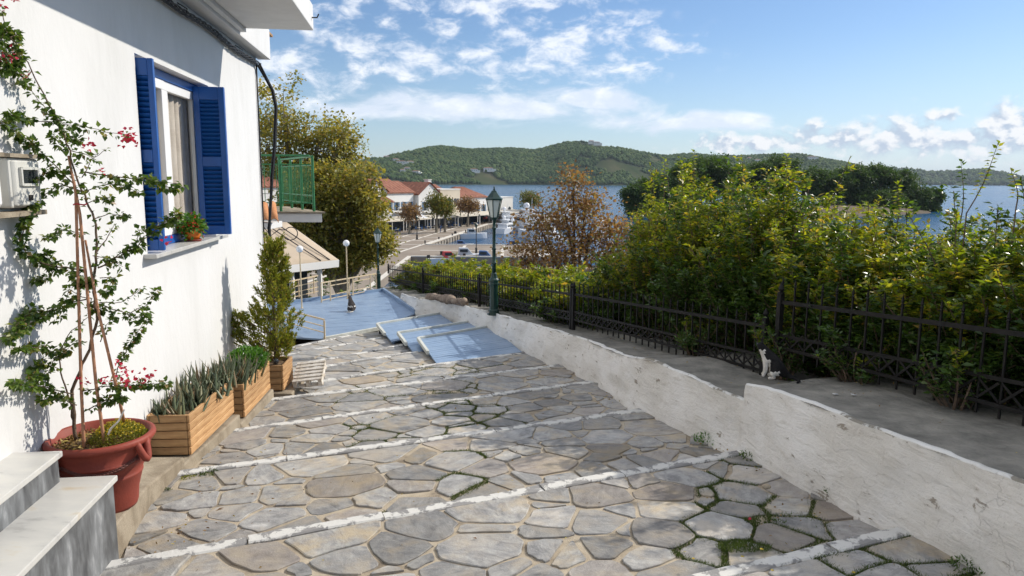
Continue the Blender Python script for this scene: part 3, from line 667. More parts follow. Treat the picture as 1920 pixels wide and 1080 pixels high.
HP = [(430, 318, 1500), (520, 312, 1550), (600, 309, 1600), (665, 308, 1650), (700, 300, 1700), (740, 293, 1750), (800, 281, 1800), (830, 279, 1850), (880, 286, 1900), (960, 282, 2000), (1000, 287, 2000), (1060, 272, 1950), (1100, 270, 1950), (1150, 279, 1950), (1200, 289, 2000), (1240, 296, 2050), (1300, 294, 2100), (1350, 298, 2100), (1450, 295, 2100), (1500, 295, 2100), (1530, 300, 2050), (1580, 308, 2000), (1625, 317, 2000), (1670, 335, 2000), (1700, 352, 2000)]
HD = 620
hv = hill('hill', ridge(HP, 0, 1.25), 0, HD, None, 'hill', 140, 3)
RP = [(1600, 325, 3900), (1680, 318, 3900), (1720, 323, 3900), (1760, 327, 3900), (1800, 323, 3900), (1850, 321, 3900), (1920, 338, 3900), (2000, 330, 3900), (2200, 318, 3900), (2500, 325, 3900)]
hv2 = hill('hill', ridge(RP, 0, 1.1), 0, 520, None, 'hill', 60, 11)
def forest(hv, count, rmin, rmax, seedv, name, lab, gaps=.0):
    bm = bmesh.new(); bmesh.ops.create_icosphere(bm, subdivisions=1, radius=1); bv = np.array([v.co[:] for v in bm.verts]); bf = np.array([[v.index for v in f.verts] for f in bm.faces]); bm.free()
    n, m, _ = hv.shape; P = []
    while len(P) < count:
        i = rnd.uniform(0, n-1.001); j = rnd.uniform(.3, (m-1)*.78); a, b = int(i), int(j); u, v = i-a, j-b
        p = hv[a, b]*(1-u)*(1-v)+hv[a+1, b]*u*(1-v)+hv[a, b+1]*(1-u)*v+hv[a+1, b+1]*u*v
        if p[2] < -10.5: continue
        if mnoise.fractal(Vector((p[0]*.006+seedv, p[1]*.006, p[2]*.012)), 1, 2, 3) < gaps-.35+.5*max(0, .2-j/m): continue
        P.append(p)
    P = np.array(P); k = len(P); r = nrg.uniform(rmin, rmax, (k, 1, 1))*np.array([1, 1, 1.15]); jit = nrg.uniform(.72, 1.28, (k, len(bv), 1))
    V = P[:, None, :]+bv[None]*jit*r+np.array([0, 0, 1])*r[:, :, 2:3]*.5
    Fc = (bf[None]+np.arange(k)[:, None, None]*len(bv)).reshape(-1, 3)
    np_mesh(name, V, Fc, 'forest', None, False, kind='stuff', label=lab)
forest(hv, 30000, 3.2, 6.6, 0, 'hill_woods', 'dark green pine woods covering the long hill across the bay', -.12)
forest(hv2, 3500, 8, 14, 4, 'hill_woods', 'hazy woods on the far ridge at the right of the bay')

# ------------------------------------------------------------------ air
hb = MB(); hb.box((0, 5600, 90), (17600, 11600, 212)); hb.build('haze', None, None, kind='stuff')
hm = bpy.data.materials.new('haze_air'); hm.use_nodes = True; t = NT(hm.node_tree); pv = t.new('ShaderNodeVolumePrincipled'); o_ = t.new('ShaderNodeOutputMaterial')
pv.inputs['Color'].default_value = (.78, .87, 1, 1); pv.inputs['Density'].default_value = .00005; t.t.links.new(pv.outputs[0], o_.inputs['Volume'])
bpy.data.objects['haze'].data.materials.append(hm)

# ------------------------------------------------------------------ white house with the blue shutters
HN = Vector((1, .13, 0)).normalized(); HD_ = Vector((-.13, 1, 0)).normalized()
def hp(Y, off=0, z=0): return Vector((-2.172-.13*Y, Y, z))+HN*off
HROT = Matrix.Rotation(math.atan2(.13, 1), 3, 'Z')       # local y runs along the wall, x out of it
house = thing('white_house', hp(10.2, 0, -2.9), 'white plastered house with blue shuttered window and overhanging balcony', 'house')
def hl(v): return Vector(v)-house.location
WY0, WY1, WZ0, WZ1 = 5.80, 7.80, -.60, .955
cy = 10.2
def wallgrid():
    w = MB(); ys = [-3, WY0, WY1, cy]; zs = [-3.4, WZ0, WZ1, 5.2]
    for i in range(3):
        for j in range(3):
            if i == 1 and j == 1: continue
            ny_, nz_ = max(1, int((ys[i+1]-ys[i])/.5)), max(1, int((zs[j+1]-zs[j])/.5))
            w.add([hl(hp(ys[i], 0, zs[j])), hl(hp(ys[i+1], 0, zs[j])), hl(hp(ys[i+1], 0, zs[j+1])), hl(hp(ys[i], 0, zs[j+1]))], [(0, 1, 2, 3)])
    d = -.17; a = [(WY0, WZ0), (WY1, WZ0), (WY1, WZ1), (WY0, WZ1)]
    for i in range(4):
        p, q = a[i], a[(i+1) % 4]
        w.add([hl(hp(p[0], 0, p[1])), hl(hp(q[0], 0, q[1])), hl(hp(q[0], d, q[1])), hl(hp(p[0], d, p[1]))], [(3, 2, 1, 0)])
    # end wall, back, top
    c = [hp(-3, 0), hp(cy, 0), hp(cy, -6)+HD_*.4, hp(-3, -6)]
    for a_, b_ in ((1, 2), (2, 3), (3, 0)):
        w.add([hl((c[a_].x, c[a_].y, -3.4)), hl((c[b_].x, c[b_].y, -3.4)), hl((c[b_].x, c[b_].y, 5.2)), hl((c[a_].x, c[a_].y, 5.2))], [(0, 1, 2, 3)])
    w.add([hl((q.x, q.y, 5.2)) for q in c], [(0, 1, 2, 3)])
    return w
wallgrid().build('wall', 'plaster', house)
# cornice band and balcony slab
def hbox(name, Y0, Y1, o0, o1, z0, z1, m, parent, bev=.006):
    p = [hp(Y0, o0), hp(Y1, o0), hp(Y1, o1), hp(Y0, o1)]; c = sum(p, Vector())/4; c.z = (z0+z1)/2
    b = MB(); b.prism([(q.x-c.x, q.y-c.y) for q in p], z0-c.z, z1-c.z); ob = b.build(name, m, parent, bevel=bev)
    ob.location = c-(house.location if parent is house else Vector()); return ob
hbox('cornice', -3, 10.32, .003, .17, 1.62, 2.02, 'plaster', house)
hbox('balcony_slab', -3, 8.62, .172, .985, 1.70, 1.99, 'soffit', house, .012)
hbox('slab_moulding', -3, 8.60, .172, .235, 1.655, 1.698, 'soffit', house, .004)
pt = MB(); e = hp(10.32, -.1, 0)
for i in range(3): pt.box(hl(hp(10.5+.0*i, .02-.28*i, 2.0-.055*i)), (.26, .34, .03), HROT)
pt.build('eave_board', 'wood_shaded', house)
hk = MB(); p = hl(hp(8.5, .985, 1.82)); hk.tube([p, p+Vector((.06, 0, 0)), p+Vector((.08, 0, .04))], .008, 6); hk.build('hook', 'cable', house)
# window
win = MB(); 
def wframe(b, Y0, Y1, z0, z1, off, w, d):
    for (ya, yb, za, zb) in ((Y0, Y1, z1-w, z1), (Y0, Y1, z0, z0+w), (Y0, Y0+w, z0+w, z1-w), (Y1-w, Y1, z0+w, z1-w)):
        p = [hp(ya, off-d), hp(yb, off-d), hp(yb, off), hp(ya, off)]; b.prism([hl((q.x, q.y, 0))[:2] for q in p], za-house.location.z, zb-house.location.z)
wframe(win, WY0+.004, WY1-.004, WZ0+.004, WZ1-.004, -.10, .075, .06); window = win.build('window', 'blue', house, bevel=.004)
f2 = MB(); wframe(f2, WY0+.08, 6.795, WZ0+.08, WZ1-.08, -.112, .085, .05); wframe(f2, 6.8, WY1-.08, WZ0+.08, WZ1-.08, -.118, .085, .05); f2.build('sash_frame', 'upvc', window, bevel=.005)
gp = MB(); p = [hp(WY0+.1, -.150), hp(WY1-.1, -.150), hp(WY1-.1, -.154), hp(WY0+.1, -.154)]
gm = bpy.data.materials.new('window_glass'); gm.use_nodes = True; t = NT(gm.node_tree); tr_ = t.new('ShaderNodeBsdfTransparent'); gl_ = t.new('ShaderNodeBsdfGlossy'); gl_.inputs['Roughness'].default_value = .02
fr = t.new('ShaderNodeFresnel'); fr.inputs[0].default_value = 1.2; mx_ = t.new('ShaderNodeMixShader'); oo = t.new('ShaderNodeOutputMaterial'); t.t.links.new(fr.outputs[0], mx_.inputs[0]); t.t.links.new(tr_.outputs[0], mx_.inputs[1]); t.t.links.new(gl_.outputs[0], mx_.inputs[2]); t.t.links.new(mx_.outputs[0], oo.inputs[0])
M['clear_glass'] = gm
gp.add([hl(hp(WY0+.1, -.15, WZ0+.1)), hl(hp(WY1-.1, -.15, WZ0+.1)), hl(hp(WY1-.1, -.15, WZ1-.1)), hl(hp(WY0+.1, -.15, WZ1-.1))], [(0, 1, 2, 3)]); gp.build('pane', 'clear_glass', window)
cu = MB(); V = []; n = 90
for i in range(n+1):
    y = WY0+.1+(WY1-WY0-.2)*i/n; o = -.22+.03*math.sin(i*.95)+.012*math.sin(i*2.3+1); V += [hl(hp(y, o, WZ0+.08)), hl(hp(y, o*.94-.01, WZ1-.08))]
cu.add(V, [(2*i, 2*i+2, 2*i+3, 2*i+1) for i in range(n)]); cu.build('curtain', 'curtain', window, True)
bx = MB(); p = [hp(WY0, -.30), hp(WY1, -.30), hp(WY1, -.31), hp(WY0, -.31)]; bx.prism([hl((q.x, q.y, 0))[:2] for q in p], WZ0-house.location.z, WZ1-house.location.z); bx.build('room_shade', 'dark', window)  # dark sheet added behind the curtain, standing in for the unlit room
# shutters: narrow louvred leaves, standing open square to the wall, two folded leaves a side
def shutter(Y, sgn, Wd):
    base = hp(Y, -.10, WZ0+.02); Ht, T = WZ1-WZ0-.05, .045
    ob = MB(); z0 = 0
    fr_ = [((T/2*0, 0, 0))]
    def bar(x0, x1, za, zb, th=T): ob.box(((x0+x1)/2, 0, (za+zb)/2), (x1-x0, th, zb-za))
    sw = .19*Wd; mid = Ht*.50
    bar(0, sw, 0, Ht); bar(Wd-sw, Wd, 0, Ht); bar(sw, Wd-sw, 0, .09); bar(sw, Wd-sw, Ht-.13, Ht); bar(sw, Wd-sw, mid-.05, mid+.05)
    s = ob.build('shutter', 'blue', house, bevel=.004); s.location = base-house.location; s.rotation_euler = (0, 0, math.atan2(.13, 1)+sgn)
    me = None
    for (a, b) in ((.09, mid-.05), (mid+.05, Ht-.13)):
        k = 14
        for i in range(k):
            z = a+(b-a)*(i+.5)/k
            if me is None: me = MB().box((0, 0, 0), (Wd-2*sw+.006, .044, .010), Matrix.Rotation(-.75, 3, 'X')).mesh('louver_slat', 'blue')
            o = bpy.data.objects.new('slat', me); link(o, s); o.location = (Wd/2, 0, z)
    bk = MB(); bk.box((Wd/2, T*.5+.024, Ht/2), (Wd-.02, .036, Ht-.01)); bk.build('folded_leaf', 'blue', s, bevel=.004)
    return s
shutter(WY0+.045, 0.06, .215); shutter(WY1-.17, -.02, .30)
# marble sill
sillm = MB(); p = [hp(WY0-.10, -.16), hp(WY1+.10, -.16), hp(WY1+.10, .10), hp(WY0-.10, .10)]
sillm.prism([hl((q.x, q.y, 0))[:2] for q in p], WZ0-.032-house.location.z, WZ0+.002-house.location.z); sillm.build('window_sill', 'marble_top', house, bevel=.004)

# cable bundle along the eave and down the corner
cab = thing('cable_bundle', hp(8, .1, 1.5), 'bundle of black cables running under the eave and down the house corner', 'cable')
def cl(v): return Vector(v)-cab.location
for i in range(5):
    ph = i*1.3; b = MB(); pts = []
    for k in range(40):
        Y = 3.2+(10.1-3.2)*k/39; pts.append(cl(hp(Y, .045+.022*math.cos(k*1.1+ph), 1.535+.024*math.sin(k*1.1+ph)-.03*math.sin(k/39*PI*3)**2)))
    for q in [(10.28, .10, 1.38), (10.42, .16, 1.22), (10.46, .19, 1.0), (10.42, .16, .5), (10.36, .11, .0), (10.33, .06+.01*i, -.45), (10.30, .055, -.7), (10.28, .05+.012*i, -.92), (10.27, .08+.01*i, -1.04), (10.3, .13, -.98)]:
        pts.append(cl(hp(q[0]+.012*math.cos(ph), q[1]+.018*math.sin(ph), q[2])))
    b.tube(pts, .009, 5); b.build('cable', 'cable', cab, True)
b = MB(); b.tube([cl(hp(10.12, .02, z)) for z in (1.55, .9, .2, -.5, -1.0)], .012, 5); b.build('cable', 'cable', cab, True)
for i in range(6):
    b = MB(); q = cl(hp(4.8+i*1.06, .05, 1.535)); b.tube([q+Vector((-.05, 0, .05)), q+Vector((.03, .02, .0)), q+Vector((.0, .05, -.05))], .005, 4); b.build('cable_tie', 'cable', cab)

# electric meter boxes
def meter(Y0, Y1, z0, z1, dep, m, lab):
    c = hp((Y0+Y1)/2, 0, z0); b = thing('meter_box', c, lab, 'meter box', 'electric meter boxes on the house wall', math.atan2(.13, 1)); w, h = (Y1-Y0), (z1-z0)
    k = MB(); k.box((dep*.42, 0, h/2), (dep*.8, w, h)); k.build('body', m, b, bevel=.012)
    k = MB(); k.prism([(dep*.80, -w/2+.012), (dep*.80, w/2-.012), (dep, w/2-.03), (dep, -w/2+.03)], .01, h-.012); k.build('cover', m, b, bevel=.01)
    k = MB(); k.box((dep+.003, 0, h*.63), (.012, w*.52, h*.30)); wn = k.build('window', 'glass', b)
    k = MB()
    for s_ in (-1, 1): k.box((dep+.005, s_*w*.28, h*.63), (.02, .014, h*.36)); k.box((dep+.005, 0, h*.63+s_*h*.165), (.02, w*.5, .014))
    k.build('window_rim', m, b); k = MB(); k.box((dep+.004, 0, h*.2), (.012, .03, .03)); k.build('latch', 'dark', b)
    k = MB(); k.box((dep*.5, 0, h+.012), (dep*1.1, w+.03, .02)); k.build('lid', 'concrete', b)
    return b
meter(3.30, 3.64, -.15, .10, .11, 'meter_white', 'clean white meter box with grey window, at the picture edge of the house wall')
meter(3.76, 4.06, -.16, .10, .09, 'box', 'yellowed meter box behind the bougainvillea branches')
k = MB(); q = hp(3.66, .05, -.19); k.box((0, 0, 0), (.10, .8, .025), HROT); o = k.build('shelf', 'concrete', label='thin concrete shelf under the meter boxes on the white wall', cat='shelf'); o.location = q

# ------------------------------------------------------------------ marble steps and concrete plinths
steps = thing('marble_steps', (-2.3, 3.2, -2.1), 'white marble entrance steps with grey marble risers beside the red pot', 'steps')
def stepblock(p0, p1, zt, zb, deep, m):
    # p0 far corner, p1 near corner of the front edge; runs back towards the house
    p0, p1 = Vector((*p0, 0)), Vector((*p1, 0)); d = (p0-p1).normalized(); nb = Vector((-d.y, d.x, 0))
    if nb.x > 0: nb = -nb
    o = -steps.location
    t = MB(); t.prism([((q+o).x, (q+o).y) for q in (p1-nb*.022, p0-nb*.022, p0+nb*deep, p1+nb*deep)], zt-.032+o.z, zt+o.z); t.build('tread', 'marble_top', steps, bevel=.005)
    t = MB(); t.prism([((q+o).x, (q+o).y) for q in (p1+d*.0, p0-d*.012, p0-d*.012+nb*(deep-.01), p1+nb*(deep-.01))], zb+o.z, zt-.0325+o.z); t.build('riser', 'marble_riser', steps)
stepblock((-2.19, 3.80), (-1.83, 1.2), -1.62, -2.25, .62, None)
stepblock((-2.43, 3.72), (-2.08, 1.1), -1.45, -1.6525, .6, None)
def plinth(pts, ztops, lab, bev=.012):
    """outer edge points (X, Y) and heights; runs back to the wall"""
    b = MB(); V = []; o = Vector((pts[0][0], pts[0][1], ztops[0])); n = len(pts)
    for (x, y), z in zip(pts, ztops):
        wl = hp(y, -.02); V += [Vector((x, y, z))-o, Vector((x+.01, y, z-.55))-o, Vector((wl.x, wl.y, z))-o, Vector((wl.x, wl.y, z-.55))-o]
    Fs = []
    for i in range(n-1): a, c = i*4, i*4+4; Fs += [(a, c, c+2, a+2), (a+1, c+1, c, a), (a+2, c+2, c+3, a+3)]
    Fs += [(0, 2, 3, 1), (4*n-4, 4*n-3, 4*n-1, 4*n-2)]
    b.add(V, Fs); ob = b.build('concrete_plinth', 'concrete', bevel=bev, label=lab, cat='plinth'); ob.location = o; return ob
plinth([(-2.22, 3.83), (-2.42, 4.6), (-2.53, 5.36)], [-1.93, -2.03, -2.135], 'worn concrete plinth under the large red pot')
plinth([(-2.545, 5.37), (-2.575, 6.64)], [-2.205, -2.215], 'low concrete plinth under the first planter of aloes')
plinth([(-2.58, 6.66), (-2.66, 7.86)], [-2.315, -2.325], 'low concrete plinth under the second planter')
plinth([(-2.50, 8.0), (-2.56, 8.72)], [-2.42, -2.43], 'thin concrete plinth under the small square planter')

# ------------------------------------------------------------------ terracotta pot with bougainvillea
PC = Vector((-2.45, 4.15, -1.96)); PR = .318; PH = .455
pot = thing('terracotta_pot', PC, 'large red terracotta pot with a chain moulding, holding the bougainvillea', 'pot')
b = MB(); b.lathe([(0, 0), (.185, 0), (.192, .02), (.20, .10), (.228, .20), (.232, .205), (.232, .218), (.226, .222), (.274, .30), (.279, .304), (.279, .316), (.273, .32), (.294, .40), (.300, .408), (.312, .412), (.322, .428), (.318, .446), (.300, .455), (.283, .448), (.272, .40), (.262, .385), (0, .385)], 56)
b.build('body', 'terracotta', pot, True); pot.scale = (.93, .93, 1)
for a in (-2.05, -.22, 1.35, 2.9):
    b = MB(); pts = [Vector((math.cos(a+u)*(.300+.035*math.sin((u+.14)/.28*PI)), math.sin(a+u)*(.300+.035*math.sin((u+.14)/.28*PI)), .43-.105*math.sin((u+.14)/.28*PI))) for u in np.linspace(-.14, .14, 11)]
    b.tube(pts, .023, 8); b.build('handle', 'terracotta', pot, True)
ch = MB()
for i in range(44):
    u = i/43; a = -1.93+u*1.60; z = .335-.05*math.sin(u*PI); r = lerp([(.218, .230), (.30, .275), (.32, .275), (.40, .294)], z)+.006; c = Vector((math.cos(a)*r, math.sin(a)*r, z)); tg = Vector((-math.sin(a), math.cos(a), -.12*math.cos(u*PI))).normalized(); nn = Vector((math.cos(a), math.sin(a), 0)); bb = tg.cross(nn)
    ax = bb if i % 2 else nn; ch.tube([c+tg*.014*math.cos(w)+ax*.009*math.sin(w) for w in np.linspace(0, 2*PI, 9)], .0042, 4, False)
ch.build('chain', 'chain_rust', pot)
b = MB(); V = [(0, 0, .40)]; b.lathe([(0, .402), (.15, .400), (.262, .388)], 30); b.build('soil', 'soil', pot, True)

def poly_at(pts, Yf): return [atY(x, y, Yf(x, y)) for x, y in pts]
BY = 4.12
def yb(x, y): return BY
bou = thing('bougainvillea', PC+Vector((-.1, -.03, .39)), 'tall bougainvillea with crimson flowers climbing canes against the white wall', 'plant')
bl0 = bou.location
BR = [  # (points, radius, leafiness, leaf length)
 ([(142, 823), (134, 733), (143, 713), (167, 653), (182, 600), (174, 547), (182, 470), (177, 410), (163, 377), (153, 357), (130, 283), (110, 230), (83, 177), (60, 133), (33, 90), (14, 62), (4, 20)], .011, 0.25, .034),
 ([(140, 805), (128, 745), (113, 697), (113, 653), (133, 620), (167, 593)], .007, .1, .03),
 ([(83, 177), (100, 215), (120, 233), (150, 235), (200, 248), (236, 252)], .003, 1.2, .034),
 ([(110, 230), (72, 190), (50, 160), (44, 150)], .003, 1.5, .04), ([(153, 333), (173, 300), (197, 280)], .003, .7, .03),
 ([(160, 323), (200, 330), (243, 333), (283, 337), (340, 345)], .004, 1.1, .036), ([(283, 337), (300, 350), (325, 352)], .003, 1.8, .036),
 ([(143, 350), (93, 300), (50, 260), (7, 230)], .004, .9, .034), ([(93, 300), (75, 290), (30, 255)], .003, .9, .032),
 ([(187, 503), (217, 483), (250, 467), (277, 443), (300, 423), (330, 402)], .005, 1.5, .04), ([(217, 483), (235, 470), (262, 462)], .003, 2.2, .042), ([(240, 470), (255, 455), (262, 432)], .003, 1.8, .04),
 ([(157, 507), (110, 500), (73, 493), (47, 470), (37, 447), (48, 410), (55, 395)], .005, 1.5, .038), ([(110, 500), (95, 490), (85, 478)], .003, 2, .04),
 ([(187, 567), (227, 567), (246, 555), (263, 540)], .003, .45, .03), ([(187, 570), (240, 590), (273, 573), (293, 547)], .004, .9, .032), ([(240, 590), (250, 600), (268, 590)], .003, 1.8, .038),
 ([(167, 560), (110, 573), (67, 600), (17, 633)], .004, 1.1, .036), ([(113, 673), (83, 650), (33, 653)], .003, 1.2, .034), ([(110, 690), (80, 682), (64, 688)], .003, 1.8, .034),
 ([(211, 735), (222, 690), (240, 650), (268, 610), (275, 585)], .004, 1.5, .034), ([(187, 640), (200, 610), (215, 590)], .003, 1.1, .034),
 ([(150, 735), (190, 725), (240, 722), (310, 718)], .004, 1.4, .034), ([(140, 740), (95, 728), (40, 722), (25, 718)], .004, 1.6, .034), ([(145, 760), (110, 745), (80, 750)], .004, 1.4, .034), ([(160, 770), (200, 750), (228, 745)], .004, 2, .036),
 ([(167, 560), (130, 545), (120, 575), (105, 600)], .003, 1.4, .036), ([(160, 505), (135, 515), (150, 530), (170, 528)], .003, 2.4, .036), ([(187, 520), (215, 520), (200, 545)], .003, 1.6, .036), ([(182, 470), (205, 440), (215, 420)], .004, .5, .03), ([(177, 410), (205, 402), (234, 405)], .003, .8, .03), ([(160, 385), (190, 370), (205, 372)], .003, 1.3, .034), ([(60, 133), (45, 150), (30, 130)], .003, 1.1, .036), ([(150, 357), (110, 345), (75, 370), (60, 385)], .004, 1.2, .036), ([(150, 360), (185, 350), (215, 345), (260, 360)], .003, .9, .034),
 ([(20, 70), (40, 110), (25, 125)], .003, 1.6, .036), ([(33, 90), (12, 100), (8, 130)], .003, 1.6, .036), ([(110, 230), (60, 225), (20, 215)], .003, 1.4, .034), ([(140, 330), (100, 320), (60, 335), (40, 325)], .003, 1.6, .036), ([(160, 440), (120, 430), (90, 445)], .003, 1.2, .034), ([(110, 500), (90, 520), (70, 525)], .003, 1.4, .034), ([(120, 570), (100, 585), (60, 580), (30, 610)], .003, 1.4, .034), ([(113, 653), (90, 700), (60, 705)], .003, 1.2, .034), ([(175, 480), (205, 485), (230, 500)], .003, 1.6, .036), ([(130, 283), (160, 290), (180, 300)], .003, 1.2, .034),
 ([(163, 640), (135, 645), (120, 660)], .003, 1.5, .034), ([(172, 560), (165, 575), (190, 580)], .003, 2, .034), ([(14, 62), (8, 55), (2, 75)], .003, 2.5, .036), ([(20, 70), (28, 65), (12, 60)], .003, 3, .032), ([(130, 283), (112, 270), (100, 255)], .003, 1.3, .034), ([(110, 235), (130, 255), (145, 262)], .003, 1.2, .034)]
sb = MB(); LP, LD, LL = [], [], []
for pts, r, lf, ll in BR:
    dep = rnd.uniform(-.06, .10) if r < .006 else 0
    P = []
    for i, (x, y) in enumerate(pts):
        f = i/(len(pts)-1); aa = ray(x, y); aa = -aa.x/aa.y; P.append(atY(x, y, min(BY+dep*f+.03*math.sin(i*1.7)*f, 2.172/(aa-.13)-.07-.10*rnd.random()) if aa > .4 else BY))
    # densify
    Q = []
    for a, c in zip(P, P[1:]):
        m = max(2, int((c-a).length/.035))
        for i in range(m): Q.append(a.lerp(c, i/m)+Vector((rnd.gauss(0, .0025), rnd.gauss(0, .004), rnd.gauss(0, .0025))))
    Q.append(P[-1]); n = len(Q)
    sb.tube([q-bl0 for q in Q], [max(.0016, r*(1-.8*i/n)) for i in range(n)], 5)
    for i in range(1, n):
        f = i/n
        if r > .006 and f < .3: continue
        tg = (Q[i]-Q[i-1]).normalized()
        for _ in range(np.random.default_rng(i).poisson((lf*13.0+1.2)*(.35+.8*f)*(1.0 if mnoise.noise(Q[i]*5) > -.25 else .35)) if lf else 0):
            d = Vector((rnd.gauss(0, 1), rnd.gauss(0, 1)-.2, rnd.gauss(-.35, .8))).normalized(); d = (d+tg*.35).normalized()
            LP.append(tuple(Q[i]+d*.012-bl0)); LD.append(tuple(d)); LL.append(ll*rnd.uniform(.65, 1.35))
sb.build('stem', 'bark', bou, True)
LL = np.array(LL); leaves('leaves', LP, LD, LL*.90, LL*.70, 'boug', bou, .16, droop=.18)
FP, FD = [], []
for (x, y, n, sp) in [(243, 255, 34, .028), (236, 262, 14, .02), (252, 266, 14, .018), (14, 105, 20, .025), (22, 112, 10, .02), (168, 272, 16, .02), (47, 142, 8, .015), (238, 712, 40, .026), (262, 712, 26, .02), (283, 706, 22, .018), (196, 712, 16, .018), (232, 690, 20, .02), (225, 678, 10, .015), (155, 716, 14, .02), (8, 10, 14, .02), (190, 322, 8, .015), (312, 445, 8, .02)]:
    aa = ray(x, y); aa = -aa.x/aa.y; c = atY(x, y, min(BY-.05, 2.172/(aa-.13)-.12))
    FP = [(rnd.gauss(0, sp*.8), rnd.gauss(0, sp*.8), rnd.gauss(0, sp*.7)) for _ in range(int(n*.5)+3)]; FD = [(rnd.gauss(0, 1), rnd.gauss(0, 1), rnd.gauss(.1, 1)) for _ in FP]
    o = leaves('flower_cluster', FP, FD, .024, .022, 'bract', bou, .25); o.location = c-bl0
for i, (pts, lab) in enumerate([([(157, 826), (152, 720), (142, 360), (128, 292)], 'bamboo cane left of the bougainvillea stem, the tallest of the three'), ([(194, 818), (180, 720), (150, 403), (139, 340)], 'middle bamboo cane in the red pot'), ([(230, 765), (217, 720), (185, 587), (160, 450)], 'shortest bamboo cane leaning from the right of the red pot')]):
    P = [atY(x, y, 4.06+.03*i if j < 1 else 4.10) for j, (x, y) in enumerate(pts)]; o = P[0]
    if i == 2: P[0] = atY(230, 778, 4.2); o = P[0]
    dn = (P[0]-P[1]).normalized(); P = [P[0]+dn*.07]+P
    b = MB(); b.tube([q-o for q in P], [.0095, .0095, .009, .008, .006], 8); ob = b.build('bamboo_cane', 'cane', None, True, label=lab, cat='cane'); ob.location = o
b = MB(); q = atY(150, 383, 4.09); b.tube([Vector((math.cos(a)*.034, math.sin(a)*.03, .004*math.sin(3*a))) for a in np.linspace(0, 2*PI, 14)], .0035, 5); ob = b.build('tie_ribbon', 'bract', label='pinkish tie holding the canes together', cat='tie'); ob.location = q
ye = thing('yellow_flowering_plant', PC+Vector((.10, .03, .40)), 'small yellow flowering plant filling the right half of the red pot', 'plant')
P = []; D = []
for _ in range(2600):
    a = rnd.uniform(0, 2*PI); r = .165*rnd.random()**.5; z = .115*(1-(r/.18)**2)*rnd.random()**.5
    P.append((math.cos(a)*r, math.sin(a)*r*.9, z)); D.append((math.cos(a)+rnd.gauss(0, .7), math.sin(a)+rnd.gauss(0, .7), rnd.uniform(0, 1.4)))
leaves('leaves', P, D, .013, .008, 'yellowgreen', ye)
P = [p for p in P if p[2] > .045][:420]; leaves('flowers', np.array(P)+[0, 0, .012], nrg.normal(0, .6, (len(P), 3))+[0, 0, 1], .011, .011, 'yellow', ye, kind='stuff')
P = []; D = []
for _ in range(900):
    a = rnd.uniform(0, 2*PI); r = .25*rnd.random()**.5; P.append((PC.x+math.cos(a)*r, PC.y+math.sin(a)*r, PC.z+.392+.018*rnd.random())); D.append((rnd.gauss(0, 1), rnd.gauss(0, 1), .25))
leaves('leaf_litter', P, D, .026, .016, 'dryleaf', None, kind='stuff', label='dry fallen leaves on the soil in the red pot')
b = MB(); P = [atY(x, y, 3.95) for x, y in [(203, 815), (208, 803), (222, 790), (229, 777), (233, 768)]]; b.tube([q-P[0] for q in P], [.006, .006, .0055, .005, .004], 6); ob = b.build('bare_stick', 'white_wood', None, True, label='bare pale stick bent over the front rim of the red pot', cat='stick'); ob.location = P[0]

# ------------------------------------------------------------------ wooden planters
def planter(c, w, L, h, boards, rz, lab, post=True):
    """c: near outer bottom corner; w towards the house, L along the wall"""
    pl = thing('wooden_planter', c, lab, 'planter', 'wooden planters along the house wall', rz)
    bh = h/boards
    for i in range(boards):
        z = bh*(i+.5); j = lambda: rnd.uniform(-.002, .002)
        for (cx, cy_, sx, sy, m) in ((-.011, L/2, .022, L-.004, 'wood'), (-w+.011, L/2, .022, L-.004, 'wood'), (-w/2, .012, w-.048, .02, 'wood_shaded'), (-w/2, L-.012, w-.048, .02, 'wood_shaded')):
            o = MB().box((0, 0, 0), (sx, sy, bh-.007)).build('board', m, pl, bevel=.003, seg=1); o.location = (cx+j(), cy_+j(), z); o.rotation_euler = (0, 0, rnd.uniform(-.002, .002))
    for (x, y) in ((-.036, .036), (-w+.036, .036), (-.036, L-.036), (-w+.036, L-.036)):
        MB().box((x, y, h/2-.004), (.024, .024, h-.01)).build('corner_post', 'wood_shaded', pl)
    MB().prism([(-.026, .026), (-w+.026, .026), (-w+.026, L-.026), (-.026, L-.026)], h*.3, h*.84).build('soil', 'soil', pl)
    return pl
RZ = math.atan2(.10, 1)
RZ1 = .06
planter((-2.56, 5.55, -2.195), .335, 1.08, .335, 5, RZ1, 'long wooden planter of aloes nearest the red pot')
planter((-2.60, 6.82, -2.31), .36, 1.00, .335, 5, RZ1+.02, 'long wooden planter with aloes and a bright green bush, second from the red pot')
planter((-2.62, 8.08, -2.412), .32, .46, .30, 4, RZ1, 'small square wooden planter holding the conifer')
